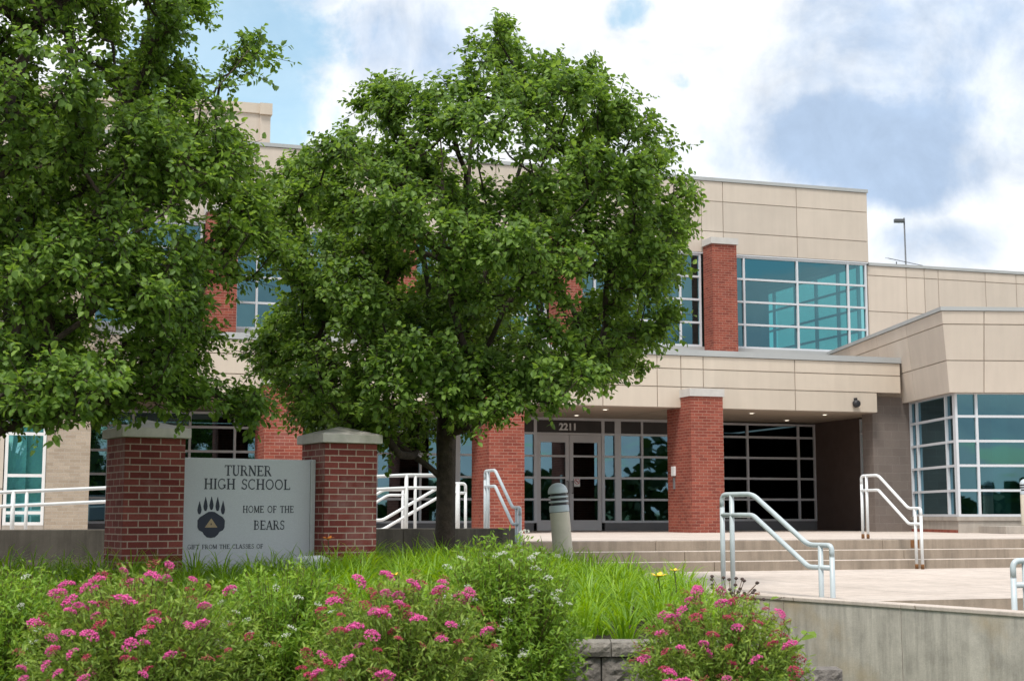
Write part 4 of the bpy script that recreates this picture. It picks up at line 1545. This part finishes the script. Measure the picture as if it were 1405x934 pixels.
    for s0 in start:
        chain = [s0]
        while chain[-1] in kids: chain.append(kids[chain[-1]][0])
        pts = [nodes[i] for i in chain]; rr = [rad[i] for i in chain]
        if parent[s0] >= 0:
            pts = [nodes[parent[s0]]] + pts; rr = [min(rad[parent[s0]], rr[0] * 1.15)] + rr
        if len(pts) < 2: continue
        sides = 20 if rr[0] > .09 else ns
        pts = np.array(pts)
        d = unit(np.gradient(pts, axis=0))
        ref = np.array((1.0, 0.02, 0.0)) if abs(d[0][0]) < .8 else np.array((0, 1.0, 0))
        k0 = len(V)
        for i in range(len(pts)):
            x_ = unit(np.cross(d[i], ref)); y_ = np.cross(x_, d[i])
            for j in range(sides):
                a = 2 * math.pi * j / sides
                r_ = rr[i] * (1 + (.05 * math.sin(5 * a + 1.3) + .03 * math.sin(9 * a) if sides > 10 else 0))
                V.append(pts[i] + x_ * r_ * math.cos(a) + y_ * r_ * math.sin(a))
        for i in range(len(pts) - 1):
            for j in range(sides):
                a, b = k0 + i * sides + j, k0 + i * sides + (j + 1) % sides
                Q.append((a, b, b + sides, a + sides))
    # twigs with leaves round every tip and along the last stretch of each branch
    P_, Dr, Nm = [], [], []
    tw = []
    for t in tipnode:
        chain = [t]
        while parent[chain[-1]] >= nlead and len(chain) < 4: chain.append(parent[chain[-1]])
        e = nodes[t]
        out = unit(e - np.array((bx, D, e[2] - .9)))
        nt = int(twigs * rg.uniform(.7, 1.3))
        for q in range(nt):
            c = chain[min(int(rg.exponential(.9)), len(chain) - 1)]
            o = nodes[c] + rg.normal(0, .03, 3)
            d = unit(out * .65 + rg.normal(0, .62, 3) + np.array((0, 0, .22)))
            l_ = rg.uniform(.10, .30)
            end = o + d * l_ + np.array((0, 0, -.05))
            tw.append((o, end))
            m = per + rg.integers(-2, 3)
            tt = np.linspace(.15, 1.05, m)[:, None]
            pp = o + (end - o) * tt
            side = unit(np.cross(d, rg.normal(0, 1, (m, 3))))
            ld = unit(d * .55 + side * .9 + np.array((0, 0, -.38)) + rg.normal(0, .2, (m, 3)))
            nm = unit(np.array((0, 0, 1.0)) + out * .45 + rg.normal(0, .42, (m, 3)))
            P_.append(pp + ld * .02); Dr.append(ld); Nm.append(nm)
    for o, e in tw:
        k0 = len(V)
        d = unit(e - o); x_ = unit(np.cross(d, (0.3, .2, 1))); y_ = np.cross(x_, d)
        for p, r_ in ((o, .0045), (e, .002)):
            for j in range(3):
                a = 2 * math.pi * j / 3
                V.append(p + x_ * r_ * math.cos(a) + y_ * r_ * math.sin(a))
        for j in range(3):
            a, b = k0 + j, k0 + (j + 1) % 3
            Q.append((a, b, b + 3, a + 3))
    npmesh('trunk', np.array(V), np.array(Q), M_BARK, root, smooth=True)
    P_, Dr, Nm = np.concatenate(P_), np.concatenate(Dr), np.concatenate(Nm)
    n = len(P_)
    L = leaf_len * rg.uniform(.62, 1.2, n)
    V2, Q2 = leaves(P_, Dr, Nm, L, L * rg.uniform(.58, .76, n), .16, rg.uniform(.0, .3, (n, 1)))
    npmesh('crown', V2, Q2, mat, root, smooth=False)
    print(name, 'tips', len(tips), 'leaves', n)
    return root


main_outline = [(690, 2), (720, 30), (745, 65), (800, 66), (852, 90), (835, 120), (882, 122), (908, 150), (962, 185), (945, 230), (978, 290), (935, 330),
                (962, 370), (908, 400), (944, 440), (908, 470), (905, 522), (850, 530), (805, 548), (765, 566), (720, 566), (685, 590), (640, 588), (600, 600), (540, 618), (430, 606),
                (380, 582), (398, 548), (340, 520), (318, 470), (366, 440), (376, 380), (334, 330), (344, 270), (364, 222), (428, 186), (458, 150), (463, 98),
                (510, 84), (562, 100), (598, 104), (606, 78), (625, 55), (648, 18)]
tree('pear_tree', 'full round pear tree with a bare dark trunk standing right of the brick sign', 17.5, 610, -.25, main_outline, 900, .18,
     [(560, 250, -.3), (600, 110, .2), (665, 90, -.1), (720, 200, .5), (790, 300, -.4), (480, 330, .5), (640, 260, -.9)],   .110, 1.30, .074, M_LEAF, 2.6, 3, edge=.35, limbs=[(690, 38), (665, 60), (720, 85), (505, 112), (545, 125), (840, 100), (885, 155), (930, 200), (952, 290), (935, 370), (355, 470), (385, 555), (430, 585), (480, 590), (765, 545), (870, 505), (350, 320), (380, 240)],
     lowbranch=[(.72, [(590, 642, -.1), (570, 628, -.15), (548, 610, -.2), (520, 594, -.3), (480, 575, -.4)])])
left_outline = [(266, -60), (262, 8), (238, 30), (232, 92), (262, 104), (280, 62), (308, 40), (330, 4), (392, 44), (352, 62), (356, 100), (316, 132), (306, 158), (356, 176), (346, 208),
                (336, 230), (390, 278), (396, 312), (352, 340), (322, 400), (292, 442), (268, 470), (240, 505), (300, 503), (380, 522), (388, 566), (345, 586), (290, 578), (200, 562), (120, 596),
                (60, 590), (0, 592), (-200, 590), (-420, 480), (-600, 300), (-560, 0), (-400, -250), (-100, -330), (130, -220)]
tree('pear_tree', 'leafy pear tree at the left edge whose low branches hang over the sign pillar', 13.3, -90, -.4, left_outline, 1320, .165,
     [(60, 330, -.3), (-40, 60, .3), (120, 80, -.2), (-250, 150, .2), (200, 260, .4), (-200, 350, -.5), (60, -120, 0)], .14, 1.0, .066, M_LEAF2, 2.3, 11, limbs=[(300, 548), (345, 548), (368, 540), (255, 548), (205, 545), (150, 560), (345, 55), (372, 46), (345, 25), (315, 85), (360, 275), (350, 305), (335, 190), (300, 360), (240, 480), (90, 575), (30, 570), (245, 20), (235, 60), (40, 250), (60, 200), (110, 300), (20, 330)], nb=118, bmind=.60, brad=.44,
     lowbranch=[(.75, [(-40, 630, -.2), (20, 595, -.3), (75, 575, -.35), (150, 560, -.4), (230, 550, -.4), (320, 555, -.35)])])


# ------------------------------------------------------------------ shrubs
def flower_mesh(name, mat, r, n, seed, flat=.45):
    """a domed cluster of small florets"""
    rg = np.random.default_rng(seed)
    ico = np.array([(0, 0, 1), (.9, 0, .1), (0, .9, .1), (-.9, 0, .1), (0, -.9, .1), (0, 0, -.7)])
    tri = np.array([(0, 1, 2), (0, 2, 3), (0, 3, 4), (0, 4, 1), (5, 2, 1), (5, 3, 2), (5, 4, 3), (5, 1, 4)])
    V, Q = [], []
    for i in range(n):
        a, q = rg.uniform(0, 2 * math.pi), math.sqrt(rg.random())
        p = np.array((r * q * math.cos(a), r * q * math.sin(a), r * flat * (1 - q * q) + rg.normal(0, .08 * r)))
        s = r * rg.uniform(.10, .16)
        k = len(V) * 6
        V.append(ico @ np.diag((s, s, s * .8)) + p)
        Q.append(tri + k)
    o = npmesh(name, np.concatenate(V), np.concatenate(Q), mat)
    return o


FM = {}
for nm, mt, r, n in (('pink', M_PINK, .046, 105), ('mid', M_PINKM, .036, 70), ('faded', M_PINKF, .040, 30), ('white', M_WHITEF, .030, 36)):
    FM[nm] = []
    for i in range(3):
        o = flower_mesh('flower_head', mt, r, n, 50 + i + len(nm))
        FM[nm].append(o.data)
        bpy.data.objects.remove(o)


def shrub(name, label, group, c, r, h, nst, mat, flowers, seed, leafl=.046, leafw=.0115, lean=.0, per=50):
    """stems fanning from the base to a dome, narrow leaves along them, flower heads on top"""
    rg = np.random.default_rng(seed)
    root = thing(name, label, 'shrub', c, group)
    c = np.array(c)
    V, Q, P_, Dr, Nm = [], [], [], [], []
    ends = []
    for i in range(nst):
        a = rg.uniform(0, 2 * math.pi)
        q = math.sqrt(rg.random())
        bump = 1 + .10 * math.sin(3 * a + seed) + .07 * math.sin(5 * a + 2 * seed)
        rr = r * q * bump
        zt = h * (1 - .50 * q ** 3.2) * rg.uniform(.86, 1.06)
        if rg.random() < .35:
            zt *= rg.uniform(.45, .95)
        e = c + np.array((rr * math.cos(a), rr * math.sin(a), zt))
        s = c + np.array((rr * math.cos(a) * .25, rr * math.sin(a) * .25, 0))
        ctrl = s + (e - s) * .5 + np.array((-(rr * math.cos(a)) * .12, -(rr * math.sin(a)) * .12, h * .1))
        t = np.linspace(0, 1, 6)[:, None]
        pts = (1 - t) ** 2 * s + 2 * t * (1 - t) * ctrl + t * t * e
        k0 = len(V)
        for j in range(6):
            r_ = .0045 * (1 - .6 * j / 5)
            for w in range(3):
                an = 2 * math.pi * w / 3
                V.append(pts[j] + np.array((r_ * math.cos(an), r_ * math.sin(an), 0)))
        for j in range(5):
            for w in range(3):
                x0, x1 = k0 + j * 3 + w, k0 + j * 3 + (w + 1) % 3
                Q.append((x0, x1, x1 + 3, x0 + 3))
        m = per
        tt = rg.uniform(.30, 1.0, m)[:, None] ** .75
        pp = (1 - tt) ** 2 * s + 2 * tt * (1 - tt) * ctrl + tt * tt * e + rg.normal(0, .022, (m, 3))
        tang = unit(e - ctrl)
        ld = unit(tang * .55 + unit(rg.normal(0, 1, (m, 3))) * .9 + np.array((0, 0, -.05)))
        P_.append(pp); Dr.append(ld); Nm.append(unit(np.array((0, 0, 1.)) + rg.normal(0, .6, (m, 3))))
        ends.append((e, q))
    P_, Dr, Nm = np.concatenate(P_), np.concatenate(Dr), np.concatenate(Nm)
    n = len(P_)
    L = leafl * rg.uniform(.6, 1.35, n)
    V2, Q2 = leaves(P_, Dr, Nm, L, leafw * rg.uniform(.7, 1.4, n), .15, rg.uniform(0, .35, (n, 1)))
    npmesh('stems', np.array(V), np.array(Q), M_STEMR, root)
    npmesh('foliage', V2, Q2, mat, root)
    # flower heads at the ends that face up or out
    ends.sort(key=lambda t_: -.55 * (t_[0][2] - c[2]) / h - .5 * (c[1] - t_[0][1]) / r * (t_[1] > .5) + .75 * rg.random())
    used = []
    for kind, num in flowers:
        got = 0
        for e, q in ends:
            if got >= num: break
            if e[1] > c[1] + .35 * r or e[2] < c[2] + .42 * h: continue
            if any(np.linalg.norm(e - u_) < .062 for u_ in used): continue
            if rg.random() < .35: continue
            used.append(e)
            f = bpy.data.objects.new('flower_head', FM[kind][int(rg.integers(3))])
            COL.objects.link(f)
            f.parent = root
            f.location = e - c + np.array((0, -.01, .012))
            sc = rg.uniform(.65, 1.25)
            f.scale = (sc * rg.uniform(.9, 1.3), sc, sc * 1.15)
            f.rotation_euler = (rg.normal(.35, .25), rg.normal(0, .3), rg.uniform(0, 6))
            got += 1
    return root


GP, GWH = 'pink flowering shrubs', 'white flowering shrubs'
shrub('spirea_shrub', 'wide pink flowering shrub in front of the left sign pillar', GP, (-2.32, 9.2, -1.12), .80, 1.13, 560, M_SPIREA, [('pink', 44), ('mid', 20), ('faded', 26)], 1)
shrub('spirea_shrub', 'pink flowering shrub below the right sign pillar, between the other pink shrubs', GP, (-.70, 9.2, -1.12), .66, 1.09, 470, M_SPIREA, [('pink', 30), ('mid', 24), ('faded', 30)], 2)
shrub('spirea_shrub', 'pink flowering shrub against the concrete retaining wall, right of the block wall', GP, (1.31, 9.5, -1.12), .60, .97, 430, M_SPIREA, [('pink', 22), ('mid', 24), ('faded', 30)], 3)
shrub('white_shrub', 'tall light green shrub with tiny white flowers left of the bare block wall', GWH, (-.05, 10.0, -1.1), .57, 1.30, 540, M_SPIREAW, [('white', 40)], 4)
shrub('white_shrub', 'light green shrub with few white flowers at the left edge of the photograph', GWH, (-3.35, 9.6, -1.1), .72, 1.12, 480, M_SPIREAW, [('white', 16)], 5)
shrub('white_shrub', 'low light green shrub filling the gap between the two left pink shrubs', GWH, (-1.52, 9.85, -1.1), .60, 1.12, 420, M_SPIREAW, [('white', 16)], 6)


# ------------------------------------------------------------------ daylily leaves
def blades(clumps, rg, lo=.34, hi=.54, wid=.012, per=64):
    V, Q = [], []
    seg = 6
    for (x, y, z, sc) in clumps:
        m = int(per * rg.uniform(.75, 1.25))
        for i in range(m):
            a = rg.uniform(0, 2 * math.pi)
            L = rg.uniform(lo, hi) * sc
            out = np.array((math.cos(a), math.sin(a), 0))
            sd_ = np.array((-math.sin(a), math.cos(a), 0))
            th0, bend = rg.uniform(.08, .7), rg.uniform(1.0, 3.0)
            p = np.array((x, y, z)) + out * rg.uniform(0, .07) + sd_ * rg.normal(0, .03)
            k = len(V)
            for j in range(seg + 1):
                t = j / seg
                th = th0 + bend * t * t
                w = wid * sc * (1 - t ** 2.2) * .5 + .0012
                V.append(p - sd_ * w); V.append(p + sd_ * w)
                p = p + (out * math.sin(th) + np.array((0, 0, 1)) * math.cos(th)) * L / seg
            for j in range(seg):
                Q.append((k + 2 * j, k + 2 * j + 1, k + 2 * j + 3, k + 2 * j + 2))
    return np.array(V), np.array(Q)


rg = np.random.default_rng(21)
cl = []
tries = 0
while len(cl) < 420 and tries < 20000:
    tries += 1
    y = rg.uniform(10.9, 16.8)
    x = rg.uniform(-6.4, 2.6)
    if abs(x) > .39 * y + .3: continue
    lim = 1.72 if y < 15.4 else 1.72 - (y - 15.4) * .5
    if x > lim: continue
    # keep clear of the sign, the trunk and the bollard
    dx, dy = x - SG.o[0], y - SG.o[1]
    a, b_ = dx * SG.c + dy * SG.s, -dx * SG.s + dy * SG.c
    if -.1 < a < 2.85 and -.12 < b_ < .75: continue
    if math.hypot(x - .635, y - 17.3) < .3: continue
    if b_ > .7 and a < 2.9: continue
    if any((x - q[0]) ** 2 + (y - q[1]) ** 2 < .30 ** 2 for q in cl): continue
    cl.append((x, y, float(bedz(np.array(x), np.array(y))) - .02, rg.uniform(.8, 1.15)))
V, Q = blades(cl, rg)
o = npmesh('daylily_leaves', V, Q, M_LILY, smooth=False)
tag(o, 'mass of arching bright green daylily leaves filling the bed below the sign', 'daylily leaves', kind='stuff')
# low dark filling under the shrubs
V, Q = blades([(rg.uniform(-4.2, 1.9), rg.uniform(8.6, 10.2), -1.12, rg.uniform(.7, 1.0)) for _ in range(60)], rg, .25, .5, .014, 22)
o = npmesh('ground_cover', V, Q, M_SPIREA)
tag(o, 'low green ground cover growing under the pink shrubs', 'ground cover', kind='stuff')


def lily(label, x, y, top, mat, size=.085, nb=6):
    z0 = float(bedz(np.array(x), np.array(y)))
    root = thing('daylily', label, 'flower', (x, y, z0), 'daylilies in flower')
    mb = MB(); mb.tube([(x, y, z0), (x + .02, y, (z0 + top) / 2), (x, y - .02, top)], .005, 6); mb.build('stem', M_STEM, root)
    mb = MB()
    for i in range(nb):
        a = 2 * math.pi * i / nb + .3
        o_ = Vector((math.cos(a), math.sin(a) * .9 - .35, .55)).normalized()
        s_ = o_.cross(Vector((0, 0, 1))).normalized()
        c = Vector((x, y - .02, top))
        w = size * .26
        u_ = Vector((0, 0, 1))
        p = [c, c + o_ * size * .5 + s_ * w, c + o_ * size * .95 - u_ * size * .15, c + o_ * size * .5 - s_ * w, c + o_ * size * .5 + u_ * size * .05]
        mb.add(p, [(0, 1, 4), (1, 2, 4), (2, 3, 4), (3, 0, 4)])
    mb.build('petals', mat, root)


lily('yellow daylily flower in the leaves left of the near handrail', 1.25, 12.6, -.14, M_YELLOW, .10)
lily('small orange yellow daylily flower nearest the near handrail', 1.42, 12.9, -.10, M_YELLOW, .06)
lily('orange daylily flower in front of the right sign pillar', -1.86, 14.9, .14, M_ORANGE, .09)
lily('golden daylily flower above the middle pink shrub', -.88, 11.2, -.07, M_YELLOW, .06)


# ------------------------------------------------------------------ odd plants
def sprig(name, label, cat, pts, nl, ll, lw, mat, seed, fw=.4):
    rg = np.random.default_rng(seed)
    root = thing(name, label, cat, pts[0])
    mb = MB(); path = fillet(pts, .2, 6)
    mb.tube(path, .006, 6, r2=.002); mb.build('stem', M_STEM, root)
    P = np.array([tuple(p) for p in path])
    t = np.linspace(.25, 1, nl)
    idx = t * (len(P) - 1)
    pos = np.stack([np.interp(idx, np.arange(len(P)), P[:, i]) for i in range(3)], 1)
    d = unit(P[-1] - P[0])
    side = unit(np.cross(d, np.array((0, 0, 1.0)))) * np.where(np.arange(nl) % 2, 1, -1)[:, None]
    ld = unit(side * .8 + d * .5 + rg.normal(0, .25, (nl, 3)) + np.array((0, 0, -.25)))
    L = ll * rg.uniform(.7, 1.2, nl)
    V, Q = leaves(pos, ld, unit(np.array((0, -.5, 1.)) + rg.normal(0, .25, (nl, 3))), L, L * lw, .15, rg.uniform(0, .3, (nl, 1)))
    npmesh('leaves', V, Q, mat, root)


sprig('weed', 'yellow green leafy branch arching out from the right pink shrub over the wall', 'weed', [(1.45, 9.4, -.85), (1.7, 9.5, -.55), (1.92, 9.6, -.36)], 26, .10, .55, M_WEED, 5)
sprig('weed', 'upright yellow green sprig against the retaining wall', 'weed', [(1.62, 9.7, -.9), (1.66, 9.8, -.5), (1.72, 9.85, -.17)], 22, .07, .55, M_WEED, 6)
sprig('weed', 'pale sprig standing up left of the leaning bollard', 'weed', [(.12, 14.5, -.3), (.1, 14.5, -.05), (.14, 14.45, .13)], 16, .10, .3, M_WEED, 7)
root = thing('seed_stalk', 'dry dark seed heads on thin stalks at the foot of the near handrail', 'dried plant', (2.15, 14.2, -.55))
st, hd = MB(), MB()
for i in range(24):
    a = rg.uniform(-1, 1)
    e = (2.15 + .26 * a + rg.normal(0, .05), 14.2 + rg.normal(0, .12), -.30 + rg.uniform(-.12, .10))
    st.tube([(2.13, 14.2, -.56), (2.13 + .1 * a, 14.2, -.42), e], .003, 4)
    hd = MB(); hd.lathe([(.006, -.012), (.022, .0), (.014, .014), (.003, .018)], e, 7); hd.build('seed_head', M_DRY, root)
st.build('stalks', M_STEMR, root)

# ------------------------------------------------------------------ far wood behind the viewer (seen in the glass)
rg = np.random.default_rng(5)
n = 9000
ang = rg.uniform(-2.9, -.25, n)
rad_ = 105 + rg.uniform(0, 22, n)
cx_ = rad_ * np.cos(ang); cy_ = rad_ * np.sin(ang)
hh = 6.0 + 2.2 * np.sin(ang * 9) + 1.6 * np.sin(ang * 23 + 1) + 1.0 * np.sin(ang * 51)
zz_ = -1.3 + hh * rg.random(n) ** .7
P_ = np.stack([cx_, cy_, zz_], 1)
Lw = rg.uniform(1.2, 2.4, n)
V, Q = leaves(P_, unit(rg.normal(0, 1, (n, 3))), unit(rg.normal(0, 1, (n, 3))), Lw, Lw * .8, .1, .1)
o = npmesh('distant_wood', V, Q, M_WOOD)
tag(o, 'dark far wood across the street, seen only as a reflection in the glass', 'wood', kind='stuff')
